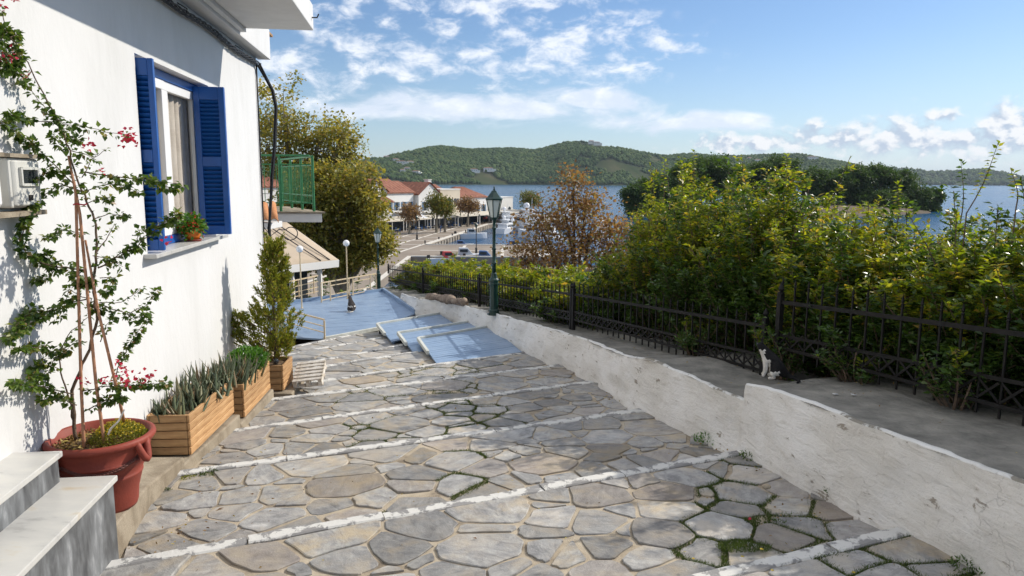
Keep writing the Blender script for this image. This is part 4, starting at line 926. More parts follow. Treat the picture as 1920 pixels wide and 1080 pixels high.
def aloe(c, n, ln, lab, sp=.06):
    P, D, L, W = [], [], [], []
    V, Fc = [], []
    for i in range(n):
        a = rnd.uniform(0, 2*PI); tilt = rnd.uniform(.15, 1.05)*(.5+.5*i/n); l = ln*rnd.uniform(.7, 1.15); w = .044*rnd.uniform(.75, 1.2)
        d = Vector((math.cos(a)*math.sin(tilt), math.sin(a)*math.sin(tilt), math.cos(tilt))); s = Vector((-math.sin(a), math.cos(a), 0)); u = s.cross(d)
        b0 = Vector((rnd.gauss(0, sp), rnd.gauss(0, sp), 0)); bs = len(V); cur = rnd.uniform(-.12, .35)
        for k in range(5):
            f = k/4; p = b0+d*l*f+Vector((0, 0, 1))*cur*l*f*f*.3*(1 if tilt > .3 else 0); ww = w*(1-f)**.75*(1 if f > 0 else .8)+.0012
            V += [p-s*ww*.5+u*ww*.12, p-u*ww*.28, p+s*ww*.5+u*ww*.12]
        for k in range(4):
            q = bs+k*3
            for (m_, n_) in ((0, 1), (1, 2), (2, 0)): Fc.append((q+m_, q+n_, q+3+n_, q+3+m_))
    o = np_mesh('aloe', V, Fc, 'succulent', None, True, label=lab, cat='plant', group='aloes in the planters'); o.location = c; return o
AL = [(-2.78, 5.68, 26, .21, 'thick leaved aloe at the end of the planter by the red pot'), (-2.68, 5.92, 30, .23, 'aloe clump beside the thick leaved one in the first planter'), (-2.80, 6.05, 34, .25, 'aloe clump at the wall side in the middle of the first planter'), (-2.70, 6.25, 34, .26, 'aloe clump at the street side past the middle of the first planter'), (-2.82, 6.42, 32, .27, 'tall aloe clump near the far end of the first planter, wall side'), (-2.68, 6.52, 28, .24, 'aloe clump at the far end of the first planter, street side'),
      (-2.74, 6.98, 34, .30, 'spiky aloe clump at the near end of the second planter'), (-2.88, 7.10, 34, .31, 'tallest aloe clump against the wall in the second planter'), (-2.74, 7.26, 30, .26, 'aloe clump just before the bright green bush')]
for x, y, n, l, lab in AL:
    aloe((x, y, (-2.195 if y < 6.7 else -2.31)+.27), n, l, lab)
gb = thing('green_bush', (-2.82, 7.52, -2.05), 'rounded bright green leafy bush in the second planter', 'bush')
P, D = [], []
for _ in range(3000):
    v = Vector((rnd.gauss(0, 1), rnd.gauss(0, 1), rnd.gauss(0, 1))).normalized(); r = rnd.random()**.25; b_ = 1+.25*mnoise.noise(v*2.2)
    P.append((v.x*.20*r*b_, v.y*.25*r*b_, .12+v.z*.15*r*b_)); D.append((v.x+rnd.gauss(0, .6), v.y+rnd.gauss(0, .6), v.z+rnd.gauss(0, .6)+.3))
leaves('leaves', P, D, .034, .022, 'bright', gb)
b = MB()
for _ in range(10): a = rnd.uniform(0, 6.28); b.tube([(0, 0, -.05), (math.cos(a)*.06, math.sin(a)*.06, .05), (math.cos(a)*.12, math.sin(a)*.12, .15)], .004, 4)
b.build('stem', 'bark', gb)
# conifer
cf = thing('thuja', (-2.78, 8.32, -2.2), 'slim olive green conifer standing in the small square planter', 'conifer')
b = MB(); b.tube([(0, 0, 0), (.01, 0, .5), (-.005, .01, 1.0), (.05, 0, 1.42)], [.022, .016, .009, .003], 7)
P, D = [], []
def spray(c, axis, L, n, wd):
    for _ in range(n):
        f = rnd.random(); p = c+axis*L*f+Vector((rnd.gauss(0, wd), rnd.gauss(0, wd), rnd.gauss(0, wd)))*(1.1-.7*f); d = (axis*1.2+Vector((rnd.gauss(0, .55), rnd.gauss(0, .55), rnd.gauss(.25, .5)))).normalized()
        P.append(tuple(p)); D.append(tuple(d))
for i in range(330):
    f = rnd.random(); z = .10+1.38*f; a = rnd.uniform(0, 6.28)
    R = lerp([(0, .20), (.25, .29), (.5, .22), (.7, .15), (.88, .075), (1, .03)], f)*(1+.35*mnoise.noise(Vector((math.cos(a)*1.3, math.sin(a)*1.3, z*3))))
    rr = R*rnd.uniform(.3, .85); c = Vector((math.cos(a)*rr+.04*f, math.sin(a)*rr, z)); ax = Vector((math.cos(a)*.75, math.sin(a)*.75, .9)).normalized()
    spray(c, ax, .10+.05*rnd.random(), 42, .016)
    if i % 3 == 0: b.tube([(0, 0, z-.08), c*.6+Vector((0, 0, z*.38)), c], .0035, 4)
for i in range(70):
    a = rnd.uniform(2.4, 3.9); z = rnd.uniform(.25, .62); r = rnd.uniform(.28, .45); c = Vector((math.cos(a)*r, math.sin(a)*r*.6, z)); spray(c, Vector((math.cos(a)*.8, math.sin(a)*.6, .7)).normalized(), .09, 26, .014)
    if i % 3 == 0: b.tube([(0, 0, z-.2), c], .003, 4)
leaves('crown', P, D, .042, .014, 'thuja', cf, .1); b.build('trunk', 'bark', cf)
# little dark lamp on the planter rim, pallet
sg = thing('glass_ball', (-2.71, 8.13, -2.11), 'small dark glass ball on the rim of the square planter', 'garden ball'); b = MB(); b.ico((0, 0, .035), .032, 2); b.build('ball', 'glass', sg, True); b = MB(); b.lathe([(.02, 0), (.024, .006), (.018, .01)], 12); b.build('base', 'dark', sg)
pa = thing('pallet', (-2.40, 8.30, -2.50), 'small white wooden pallet propped against the square planter', 'pallet', None, .12)
tilt = Matrix.Rotation(.34, 3, 'X') @ Matrix.Rotation(-.10, 3, 'Y')
for i in range(6):
    o = MB().box((0, 0, 0), (.34, .045, .014)).build('slat', 'white_wood', pa, bevel=.002, seg=1); o.matrix_local = Matrix.Translation(tilt @ Vector((.02, -.02+.072*i, .125+.03))+Vector((0, 0, .04))) @ tilt.to_4x4()
for x in (-.13, .02, .16):
    o = MB().box((0, 0, 0), (.045, .40, .075)).build('bearer', 'white_wood', pa, bevel=.003, seg=1); o.matrix_local = Matrix.Translation(tilt @ Vector((x, .16, .108))+Vector((0, 0, .04))) @ tilt.to_4x4()
for i in range(3):
    o = MB().box((0, 0, 0), (.34, .06, .014)).build('base_slat', 'white_wood', pa, bevel=.002, seg=1); o.matrix_local = Matrix.Translation(tilt @ Vector((.02, .0+.16*i, .062))+Vector((0, 0, .04))) @ tilt.to_4x4()

# flower pot on the sill
fp0 = hp(6.98, .0, WZ0+.004); fpt = thing('flower_pot', fp0, 'orange glazed flower pot on the marble window sill', 'flower pot')
b = MB(); b.lathe([(0, .012), (.058, .012), (.072, .05), (.083, .10), (.087, .105), (.087, .12), (.080, .12), (.076, .10), (0, .098)], 28); b.build('body', 'orange', fpt, True)
b = MB(); b.lathe([(0, 0), (.075, 0), (.085, .018), (.078, .018), (.07, .008), (0, .008)], 24); b.build('saucer', 'terracotta', fpt, True)
fl = thing('potted_flowers', fp0+Vector((0, 0, .1)), 'leafy plant with small red flowers in the orange pot', 'plant')
P, D = [], []
for _ in range(520):
    v = Vector((rnd.gauss(0, 1), rnd.gauss(0, 1.1), rnd.gauss(.4, .6))).normalized(); r = rnd.random()**.4
    P.append((v.x*.11*r, v.y*.17*r, .03+v.z*.13*r)); D.append((v.x+rnd.gauss(0, .5), v.y+rnd.gauss(0, .5), v.z*.6+rnd.gauss(0, .4)))
leaves('leaves', P, D, .045, .034, 'bright', fl, .15, droop=.2)
P = np.array(P)[nrg.choice(520, 60)]*[1.15, 1.15, 1]; leaves('flowers', np.repeat(P, 4, 0)+nrg.normal(0, .008, (240, 3)), nrg.normal(0, 1, (240, 3)), .018, .018, 'petal', fl, kind='stuff')
b = MB()
for i in range(9): a = i*.7; b.tube([(0, 0, -.01), (math.cos(a)*.03, math.sin(a)*.04, .06), (math.cos(a)*.06, math.sin(a)*.09, .10)], .003, 4)
b.build('stem', 'bark', fl)

# ------------------------------------------------------------------ iron fence on the wall slab
FT = 4.45
def fence(s0, s1, top, mid, bot, foot, pitch, lab, cross_parts=True, ends=(True, True), tip=.12):
    s0, s1 = min(s0, s1), max(s0, s1); sm = (s0+s1)/2; o = st(sm, FT, foot(sm))
    fe = thing('iron_fence', o, lab, 'fence', 'iron fence panels along the wall slab')
    rt = 1.0
    for nm, fz, w, h in (('top_rail', top, .014, .032), ('middle_rail', mid, .014, .026), ('bottom_rail', bot, .014, .026)):
        b = MB(); n = max(1, int((s1-s0)/1.2))
        b.bar(st(s0, FT, fz(s0))-o, st(s1, FT, fz(s1))-o, w, h, up=Vector((0, 0, 1))); b.build(nm, 'iron', fe)
    n = int(round((s1-s0)/pitch)); hm = top(sm)-bot(sm)
    pm = MB(); lo = -.085; hi = hm+tip
    pm.box((0, 0, (lo+hi-.05)/2), (.013, .013, hi-.05-lo)); pm.lathe([(.007, hi-.052), (.013, hi-.042), (.006, hi-.032), (.012, hi-.022), (.0008, hi+.03)], 4, phase=PI/4); pme = pm.mesh('picket_bar', 'iron')
    hb_ = (mid(sm)-bot(sm))-.026; cm = MB(); pw = (s1-s0)/n
    for sg_ in (-1, 1): cm.box((0, sg_*.0035, hb_/2), (math.hypot(pw, hb_)-.02, .006, .016), Matrix.Rotation(sg_*math.atan2(hb_, pw), 3, 'Y'))
    cme = cm.mesh('cross_bar', 'iron'); joined = MB()
    slope = Matrix.Rotation(-math.atan2(bot(s1)-bot(s0), s1-s0), 3, 'Y')
    for i in range(n+1):
        s = s0+(s1-s0)*i/n
        ob = bpy.data.objects.new('picket', pme); link(ob, fe); ob.location = st(s, FT, bot(s))-o+TV*.012; ob.rotation_euler = (rnd.gauss(0, .006), rnd.gauss(0, .006), ANG)
        if i < n:
            s_ = s+pw/2; p = st(s_, FT, bot(s_)+.013)-o
            if cross_parts:
                ob = bpy.data.objects.new('cross', cme); link(ob, fe); ob.location = p-TV*.0; ob.rotation_euler = (Matrix.Rotation(PI/2+ANG, 3, 'Z') @ slope).to_euler()
            else:
                R = Matrix.Rotation(PI/2+ANG, 3, 'Z') @ slope
                joined.add([R @ Vector(v)+p for v in cm.v], cm.f)
    if joined.v: joined.build('crosses', 'iron', fe, kind='stuff')
    for e, s in zip(ends, (s0, s1)):
        if not e: continue
        b = MB(); z0, z1 = foot(s)-.03, top(s)+.07; p = st(s, FT, 0)-o; p.z = 0
        b.box(p+Vector((0, 0, (z0+z1)/2-o.z)), (.045, .045, z1-z0), Matrix.Rotation(ANG, 3, 'Z')); b.lathe([(.030, z1-o.z), (.030, z1-o.z+.012), (.012, z1-o.z+.02), (.028, z1-o.z+.045), (.018, z1-o.z+.07), (.002, z1-o.z+.10)], 8, p)
        b.build('post', 'iron', fe)
    return fe
lin = lambda s0, z0, m: (lambda s: z0+m*(s-s0))
ftN = lambda s: wtop(min(s, 4.42))-.05
fence(1.3, 4.93, lin(4.9, -1.03, -.062), lin(4.7, -1.31, -.058), lin(3.78, -1.40, -.024), ftN, .152, 'nearest fence panel with crossed bars, at the right behind the seated cat')
ft2 = lambda s: wtop(max(s, 4.44))-.05
fence(5.10, 8.95, lin(5.24, -1.29, -.0735), lin(5.25, -1.56, -.067), lin(5.24, -1.70, -.058), ft2, .138, 'second fence panel, beyond the cat up to the post with a ball finial')
for a, b, lab in [(9.02, 12.9, 'third fence panel, running behind the large green lamp post'), (13.0, 17.2, 'fourth fence panel, behind the pale log on the wall'), (17.3, 21.4, 'farthest fence panel, ending by the distant green lamp post')]:
    fence(a, b, lin(9, -1.57, -.0865), lin(9, -1.83, -.0865), lin(9, -1.93, -.0865), lambda s: wtop(min(s, 16.9))-.05, .14, lab, False, (True, b > 21), .11)

# ------------------------------------------------------------------ green lamp posts
def lamp_post(loc, H, lab, seg=12):
    lp = thing('street_lamp', loc, lab, 'street lamp', 'green lantern lamp posts', ANG); k = H/2.13
    S = lambda prof: [(r*k, z*k) for r, z in prof]
    b = MB(); b.lathe(S([(.115, 0), (.115, .022), (.088, .030), (.084, .06), (.094, .065), (.094, .085), (.072, .10), (.072, .50), (.078, .505), (.084, .53), (.078, .555), (.086, .575), (.086, .60), (.06, .63), (.050, .67), (.046, .70), (.036, .72)]), 8, phase=PI/8); b.build('base', 'lamp_green', lp, bevel=.003*k)
    for a in range(4):
        b = MB(); b.lathe(S([(.014, .02), (.014, .036), (.006, .044)]), 6, (math.cos(a*PI/2+.4)*.103*k, math.sin(a*PI/2+.4)*.103*k, 0)); b.build('bolt', 'lamp_green', lp)
    b = MB(); b.lathe(S([(.034, .70), (.032, .86), (.042, .87), (.042, .89), (.031, .90), (.029, 1.10), (.040, 1.11), (.036, 1.13), (.028, 1.14), (.027, 1.44), (.038, 1.45), (.038, 1.47), (.027, 1.48), (.026, 1.585), (.044, 1.60), (.05, 1.615), (.05, 1.63)]), seg); b.build('shaft', 'lamp_green', lp, True)
    n = 6; r0, r1, z0, z1 = .066*k, .135*k, 1.635*k, 1.935*k
    g = MB(); f = MB()
    for i in range(n):
        a0, a1 = 2*PI*i/n, 2*PI*(i+1)/n
        q = [Vector((math.cos(a0)*r0, math.sin(a0)*r0, z0)), Vector((math.cos(a1)*r0, math.sin(a1)*r0, z0)), Vector((math.cos(a1)*r1, math.sin(a1)*r1, z1)), Vector((math.cos(a0)*r1, math.sin(a0)*r1, z1))]
        pn = MB(); pn.add([v*.97+Vector((0, 0, v.z*.03)) for v in q], [(0, 1, 2, 3)]); gl = pn.build('pane', 'lamp_glass', lp); so_ = gl.modifiers.new('thick', 'SOLIDIFY'); so_.thickness = .003
        f.bar(q[0], q[3], .013*k, .013*k); f.bar(q[0], q[1], .014*k); f.bar(q[3], q[2], .018*k)
    f.build('lantern_frame', 'lamp_green', lp)
    b = MB(); b.lathe([(.152*k, z1+.002), (.152*k, z1+.014*k), (.12*k, z1+.04*k), (.07*k, z1+.10*k), (.05*k, z1+.125*k), (.046*k, z1+.14*k), (.03*k, z1+.15*k)], 6); b.build('roof', 'lamp_green', lp)
    b = MB(); b.lathe([(.014*k, z1+.148*k), (.022*k, z1+.163*k), (.010*k, z1+.178*k), (.016*k, z1+.19*k), (.001, z1+.235*k)], 8); b.build('finial', 'lamp_green', lp, True)
    return lp
lp_loc = atY(926, 582, 0.9304*11.5+.3665*4.2); lp_loc.z = wtop(11.5)-.015
lamp_post(lp_loc, 2.16, 'large dark green street lamp standing on the wall slab in the middle')
l2 = atY(710, 547, 18.7); lamp_post(l2, 1.68, 'smaller dark green street lamp at the far corner of the blue deck')

# log lying on the wall
lg = MB(); P0 = atY(800, 556, 17.0)
LG0, LG1 = atZ(801, 563, wtop(15.4)), atZ(870, 572, wtop(13.2))
pts = []; rr = []
for i in range(26):
    f = i/25; p = LG0.lerp(LG1, f)+SV*.12*math.sin(f*5)+Vector((0, 0, .07)); pts.append(p); rr.append((.075+.022*math.sin(f*14)+.02*mnoise.noise(Vector((f*9, 0, 0))))*(1 if .02 < f < .98 else .5))
lg.tube([p-pts[0] for p in pts], rr, 12); o = lg.build('log', 'log', None, True, label='pale weathered log lying on top of the white wall before the lamp post', cat='log'); o.location = pts[0]
for v in o.data.vertices: v.co += Vector((0, 0, 1))*mnoise.noise(v.co*7)*.045+TV*mnoise.noise(v.co*6+Vector((3, 3, 3)))*.045

# ------------------------------------------------------------------ blue platforms and the blue deck
def platform(c, zl, lab, legs):
    """c: near-left, near-right, far-right, far-left in (t, s)"""
    pf = thing('platform', st(c[0][1], c[0][0], zl), lab, 'platform', 'blue level platforms stepping down the street'); o = pf.location
    P = lambda u, v, z=0: st((c[0][1]*(1-u)+c[1][1]*u)*(1-v)+(c[3][1]*(1-u)+c[2][1]*u)*v, (c[0][0]*(1-u)+c[1][0]*u)*(1-v)+(c[3][0]*(1-u)+c[2][0]*u)*v, zl+z)-o
    n = 15
    for i in range(n):
        v0, v1 = i/n+.0022, (i+1)/n-.0022; j = rnd.uniform(-.0015, .0015)
        q = [P(0, v0), P(1, v0), P(1, v1), P(0, v1)]; b = MB(); b.prism([(p.x, p.y) for p in q], -.02+j, .0+j); b.build('plank', 'deck', pf)
    for i in range(3):
        u0, u1 = .02+.47*i, .04+.47*i; q = [P(u0, .01), P(u1, .01), P(u1, .99), P(u0, .99)]; b = MB(); b.prism([(p.x, p.y) for p in q], -.075, -.0225); b.build('joist', 'deck', pf)
    b = MB(); b.bar(P(-.012, 1.012, .006), P(1, 1.012, .006), .04, .06); b.build('far_trim', 'deck_trim', pf, bevel=.004)
    b = MB(); b.bar(P(-.014, .40, .006), P(-.014, 1.0, .006), .045, .06); b.build('side_trim', 'deck_trim', pf, bevel=.004)
    for u, v in legs:
        p = P(u, v); w = p+o; b = MB(); zb = gz(w.dot(SV))-.05-o.z; b.box((p.x, p.y, (zb-.06)/2-.015), (.03, .03, -.03-zb)); b.build('leg', 'iron', pf)
    return pf
platform([(2.66, 9.62), (4.05, 9.86), (4.26, 11.76), (2.82, 11.24)], -2.553, 'nearest blue platform beside the white wall', [(.02, .98), (.02, .6), (.97, .97)])
platform([(2.60, 10.72), (4.05, 11.2), (4.25, 12.74), (2.70, 12.18)], -2.64, 'middle blue platform beside the white wall', [(.02, .97), (.02, .6)])
platform([(2.54, 12.05), (4.0, 12.8), (4.02, 14.26), (2.61, 13.6)], -2.745, 'farthest blue platform, just before the large blue deck', [(.02, .97), (.02, .6)])
DZ = -2.872
dk = thing('blue_deck', st(13.2, 1.55, DZ), 'large level blue painted deck with a cat sitting on it', 'deck'); o = dk.location
DP = [(1.55, 13.25), (2.68, 13.85), (3.72, 15.2), (3.70, 18.6), (.2, 16.9), (-.4, 14.6)]
q = [st(s, t)-Vector((o.x, o.y, 0)) for t, s in DP]
b = MB()
# planks laid across the deck, clipped to its outline
for i in range(64):
    lo, hi = 13.2+i*.09, 13.2+(i+1)*.09-.004; poly = [(t, s) for t, s in DP]; poly = clip(poly, 0, 1, hi); poly = clip(poly, 0, -1, -lo) if len(poly) > 2 else []
    if len(poly) > 2: b.prism([(p.x-o.x, p.y-o.y) for p in (st(s, t) for t, s in poly)], -.03, rnd.uniform(-.001, .001))
b.build('planking', 'deck', dk, kind='stuff')
b = MB(); b.bar(q[0]+Vector((0, 0, .0)), q[1], .05, .07); b.build('near_trim', 'deck_trim', dk, bevel=.004)
b = MB(); b.bar(q[3]-SV*.02, q[4]-SV*.02, .05, .14); b.build('far_fascia', 'deck', dk)
b = MB(); b.bar(q[2]+TV*.02+Vector((0, 0, .03)), q[3]+TV*.02+Vector((0, 0, .03)), .06, .10); b.build('side_kerb', 'deck', dk)

def railing(pts, h, rails, posts, lab, r=.014):
    """pts: ground points; rails: heights; posts: fractions"""
    ra = thing('railing', pts[0], lab, 'railing', 'cream pipe railings round the blue deck'); o = Vector(pts[0]); a, c = Vector(pts[0])-o, Vector(pts[1])-o
    for z in rails:
        b = MB(); b.bar(a+Vector((0, 0, z)), c+Vector((0, 0, z)), r*1.7 if z == max(rails) else r*1.2, r*1.9 if z == max(rails) else r*1.2); b.build('rail', 'cream', ra)
    for f in posts:
        p = a.lerp(c, f); b = MB(); b.box(p+Vector((0, 0, h/2-.02)), (r*1.9, r*1.9, h-.02)); b.build('post', 'cream', ra)
    return ra
A_ = atZ(603, 567, DZ); B_ = atZ(706, 546, DZ)
railing([A_, B_], .475, (.462, .30, .05) if False else (.462, .05), (0, .15, .48, .55, .88, 1), 'cream railing along the far edge of the blue deck')
d = (B_-A_)
for i, (f0, f1) in enumerate([(.15, .48), (.55, .88)]):
    rr_ = bpy.data.objects['railing']; m_ = MB(); m_.bar(d*f0+Vector((0, 0, .36)), d*f1+Vector((0, 0, .36)), .018); m_.bar(d*f0+Vector((0, 0, .14)), d*f1+Vector((0, 0, .14)), .016); m_.build('inner_rail', 'cream', rr_)
railing([atZ(528, 613, -2.86), atZ(609, 636, -2.86)], .37, (.36, .235, .12), (0, 1), 'cream railing along the left side of the blue deck near the conifer')
A2 = atZ(540, 562, DZ); B2 = atZ(597, 548, DZ); railing([A2+Vector((0, 0, .0)), B2], .44, (.43, .28, .14, .03), (.35, .85), 'cream railing under the awning, behind the globe lamp')
for i, (bx_, tx, lab) in enumerate([((566, 618 - 40), (565, 467), 'globe lamp on a cream pole beside the conifer'), ((652, 560), (649, 456), 'globe lamp on a cream pole at the middle of the far railing')]):
    p = atZ(bx_[0], bx_[1], DZ); tp = atY(tx[0], tx[1], p.y); h = tp.z-DZ
    gl = thing('globe_lamp', p, lab, 'lamp', 'white globe lamps on poles by the deck'); b = MB(); b.lathe([(.03, 0), (.03, .015), (.017, .02), (.015, h-.09), (.028, h-.085), (.028, h-.068), (.02, h-.062)], 10); b.build('pole', 'cream', gl)
    b = MB(); b.ico((0, 0, h), .078, 3); b.build('globe', 'globe', gl, True)

# ------------------------------------------------------------------ taverna with the beige awning, and the balcony house beside it
tv = thing('taverna', (-7, 18.5, -2.9), 'low white taverna with a beige canvas awning beside the deck', 'building'); o = tv.location
A_, B_, C_, D_ = Vector((-6.7, 16.0, -2.08)), Vector((-4.68, 19.4, -2.13)), Vector((-6.85, 22, -1.28)), Vector((-9.4, 17.6, -1.20))
b = MB(); V = []
nn = 12
for i in range(nn+1):
    for j in range(7):
        u, v = i/nn, j/6; p = (A_*(1-u)+B_*u)*(1-v)+(D_*(1-u)+C_*u)*v; p.z -= .05*math.sin(v*PI)*(1 if i % 3 else .2); V.append(p-o)
b.add(V, [(i*7+j, (i+1)*7+j, (i+1)*7+j+1, i*7+j+1) for i in range(nn) for j in range(6)]); aw = b.build('awning', 'awning', tv, True); m_ = aw.modifiers.new('t', 'SOLIDIFY'); m_.thickness = .02
b = MB(); b.bar(A_-o+Vector((0, 0, -.11)), B_-o+Vector((0, 0, -.11)), .05, .19); b.build('fascia', 'house_white', tv)
b = MB(); b.bar(B_-o+Vector((0, 0, -.11)), C_-o+Vector((0, 0, -.11)), .05, .17); b.build('side_fascia', 'house_white', tv)
for f in (.30, .62, .86):
    p = A_.lerp(B_, f)-o+Vector((-.12, .06, 0)); b = MB(); b.box((p.x, p.y, -.1), (.11, .11, 1.4)); b.build('post', 'house_white', tv)
for f in (.72, .80):
    b = MB(); b.bar(A_.lerp(B_, f+.12)-o+Vector((0, 0, .015)), D_.lerp(C_, f+.1)-o+Vector((0, 0, .03)), .022); b.build('awning_cord', 'cable', tv)
b = MB(); b.bar(A_.lerp(B_, .45)-o+Vector((0, 0, .012)), D_.lerp(C_, .45)-o+Vector((0, 0, .012)), .05, .02); b.build('awning_seam', 'deck_trim', tv)
b = MB(); q = [A_.lerp(B_, .02)*1+Vector((-.9, .6, 0)), B_+Vector((-.9, .2, 0)), C_, D_]; b.prism([(p.x-o.x, p.y-o.y) for p in q], -1.2, .62); b.build('glazed_wall', 'window_dark', tv)

bh = thing('balcony_house', (-6, 14, -2.6), 'white house beyond the corner with a green railed balcony', 'house'); o = bh.location
b = MB(); b.prism([(-10-o.x, 12.2-o.y), (-4.72-o.x, 12.2-o.y), (-6.1-o.x, 16-o.y), (-11-o.x, 16-o.y)], -1, 5.5); b.build('wall', 'plaster', bh)
sl_ = [Vector((-4.9, 12.95, 0)), Vector((-3.40, 13.0, 0)), Vector((-4.75, 15.4, 0)), Vector((-6.2, 15.4, 0))]
b = MB(); b.prism([(p.x-o.x, p.y-o.y) for p in sl_], -.765-o.z, -.605-o.z); slab2 = b.build('balcony_slab', 'plaster', bh, bevel=.01)
b = MB(); cx_ = sum((p.x for p in sl_))/4; cy2 = sum((p.y for p in sl_))/4
b.prism([((cx_+(p.x-cx_)*1.05)-o.x, (cy2+(p.y-cy2)*1.03)-o.y) for p in sl_], -.604-o.z, -.575-o.z); b.build('balcony_floor', 'concrete', bh, bevel=.006)
g = MB(); e0, e1 = Vector((-3.56, 13.07, -.575)), Vector((-4.83, 15.3, -.575)); hd = e1-e0
b = MB(); b.bar(e0-o+Vector((0, 0, .97)), e1-o+Vector((0, 0, .97)), .05, .035); b.build('handrail', 'green', bh, bevel=.01)
for z in (.82, .14, .28): 
    b = MB(); b.bar(e0-o+Vector((0, 0, z)), e1-o+Vector((0, 0, z)), .022, .022); b.build('rail', 'green', bh)
for f in (0, .33, .66, 1):
    p = e0.lerp(e1, f)-o; b = MB(); b.tube([p, p+Vector((0, 0, .96))], .024, 8); b.build('post', 'green', bh)
bal = MB().box((0, 0, 0), (.010, .010, .68)).mesh('baluster_bar', 'green')
for i in range(24):
    if i % 8 == 0: continue
    ob = bpy.data.objects.new('baluster', bal); link(ob, bh); ob.location = e0.lerp(e1, i/24)-o+Vector((0, 0, .48))
# second run of bars along the front of the balcony
e2 = Vector((-4.95, 13.02, -.575))
b = MB(); b.bar(e0-o+Vector((-.05, 0, .985)), e2-o+Vector((0, 0, .985)), .05, .035); b.build('handrail', 'green', bh, bevel=.01)
for z in (.83, .15): b = MB(); b.bar(e0-o+Vector((-.04, 0, z)), e2-o+Vector((0, 0, z)), .022, .022); b.build('rail', 'green', bh)
for i in range(1, 13):
    ob = bpy.data.objects.new('baluster', bal); link(ob, bh); ob.location = e0.lerp(e2, i/13)-o+Vector((0, 0, .49))
p = e0.lerp(e2, .42)-o; b = MB(); b.tube([p, p+Vector((0, 0, .97))], .026, 8); b.build('post', 'green', bh)
# tiled canopy at the house corner
tc_ = thing('tiled_canopy', (-4.0, 12.0, -.66), 'small canopy of orange roof tiles on the white wall corner, below the balcony', 'canopy'); o = tc_.location
for i in range(6):
    b = MB(); V = []; x = -.62+.13*i
    for k in range(9):
        a = PI*k/8
        for yy, zz, r in ((-.30, -.10, .072), (.45, .16, .060)): V.append((x+yy*-.35+math.cos(a)*r, yy+.02*i, zz+math.sin(a)*r+.012*i))
    b.add(V, [(2*k, 2*k+1, 2*k+3, 2*k+2) for k in range(8)]); tl = b.build('roof_tile', 'tile_near', tc_, True); m_ = tl.modifiers.new('t', 'SOLIDIFY'); m_.thickness = .014
b = MB(); b.box((-.35, .1, -.10), (.85, .6, .10)); b.build('soffit', 'plaster', tc_, bevel=.006)
lc = MB(); c0 = atY(545, 438, 11.5); lc.tube([Vector((math.cos(a)*.11, .02*a, math.sin(a)*.10)) for a in np.linspace(-2.6, 2.6, 16)]+[Vector((-.2, .05, .06)), Vector((-.32, .0, -.04)), Vector((-.42, 0, .1))], .008, 5); o = lc.build('loose_cable', 'cable', None, True, label='loop of loose black cable hanging under the tiled canopy', cat='cable'); o.location = c0

# ------------------------------------------------------------------ shrubs behind the fence
def shrub(loc, h, rad, shoots, nl, L, lab, group, young=.5, seed=0, wiry=.25):
    r = random.Random(seed); ng = np.random.default_rng(seed); sh = thing('shrub', loc, lab, 'shrub', group)
    stem = MB(); P, D, S = [], [], []; P2, D2, S2 = [], [], []
    for i in range(shoots):
        a = r.uniform(0, 2*PI); q = r.random()**.5; top = h*(1.0 if i < 3 else r.uniform(.45, 1.0)*(1-.30*q**2)); tx, ty = math.cos(a)*q*rad, math.sin(a)*q*rad
        p0 = Vector((tx*.35, ty*.35, 0)); p2 = Vector((tx*1.25+r.gauss(0, .09), ty*1.25+r.gauss(0, .09), top)); p1 = Vector((tx*.75+r.gauss(0, .08), ty*.75+r.gauss(0, .08), top*.6)); pts = []
        for k in range(7):
            f = k/6; pts.append(p0*(1-f)**2+p1*2*f*(1-f)+p2*f*f)
        stem.tube(pts, [.010*(1-.8*k/6)+.001 for k in range(7)], 3, False)
        n = int(nl*r.uniform(.7, 1.3)*(top/h)**.5)
        f = 1-(1-ng.random(n)**.8)*(.75 if top > .6*h else .9); f = np.sort(f); ph = np.arange(n)*2.4+a
        idx = np.clip((f*6).astype(int), 0, 5); fr_ = f*6-idx; pa = np.array([tuple(p) for p in pts]); c = pa[idx]*(1-fr_[:, None])+pa[idx+1]*fr_[:, None]
        out = np.stack([np.cos(ph), np.sin(ph), .25+.7*(f > .93)+0*ph], 1)+ng.normal(0, .25, (n, 3)); sz = L*ng.uniform(.45, 1.4, n)*(1-.35*(f > .96))
        nt = max(3, n//13); tf = 1-(1-ng.random(nt)**.7)*.85; ta = ng.uniform(0, 2*PI, nt); ti = np.clip((tf*6).astype(int), 0, 5); tr_ = tf*6-ti; tb_ = pa[ti]*(1-tr_[:, None])+pa[ti+1]*tr_[:, None]
        tl_ = (.05+.15*ng.random(nt))*(1.25-tf)*min(1.6, h/1.2); tend = tb_+np.stack([np.cos(ta)*tl_, np.sin(ta)*tl_, .6*tl_], 1); w_ = ng.integers(0, nt, n); k_ = ng.random(n) < .72
        c = np.where(k_[:, None], tend[w_]+ng.normal(0, .022, (n, 3)), c); f = np.where(k_, tf[w_], f)
        for a_, b_ in zip(tb_[:5], tend[:5]): stem.tube([a_, b_], [.003, .0015], 3, False)
        yg = (f > .62) & (r.random() < young) & (top > .6*h)
        P.append(c[~yg]); D.append(out[~yg]); S.append(sz[~yg]); P2.append(c[yg]); D2.append(out[yg]); S2.append(sz[yg])
    P, D, S = np.concatenate(P), np.concatenate(D), np.concatenate(S); leaves('leaves', P, D, S, S*.42, 'hedge', sh)
    P, D, S = np.concatenate(P2), np.concatenate(D2), np.concatenate(S2)
    if len(P): leaves('young_leaves', P, D, S, S*.44, 'young', sh)
    stem.build('stem', 'bark', sh); return sh
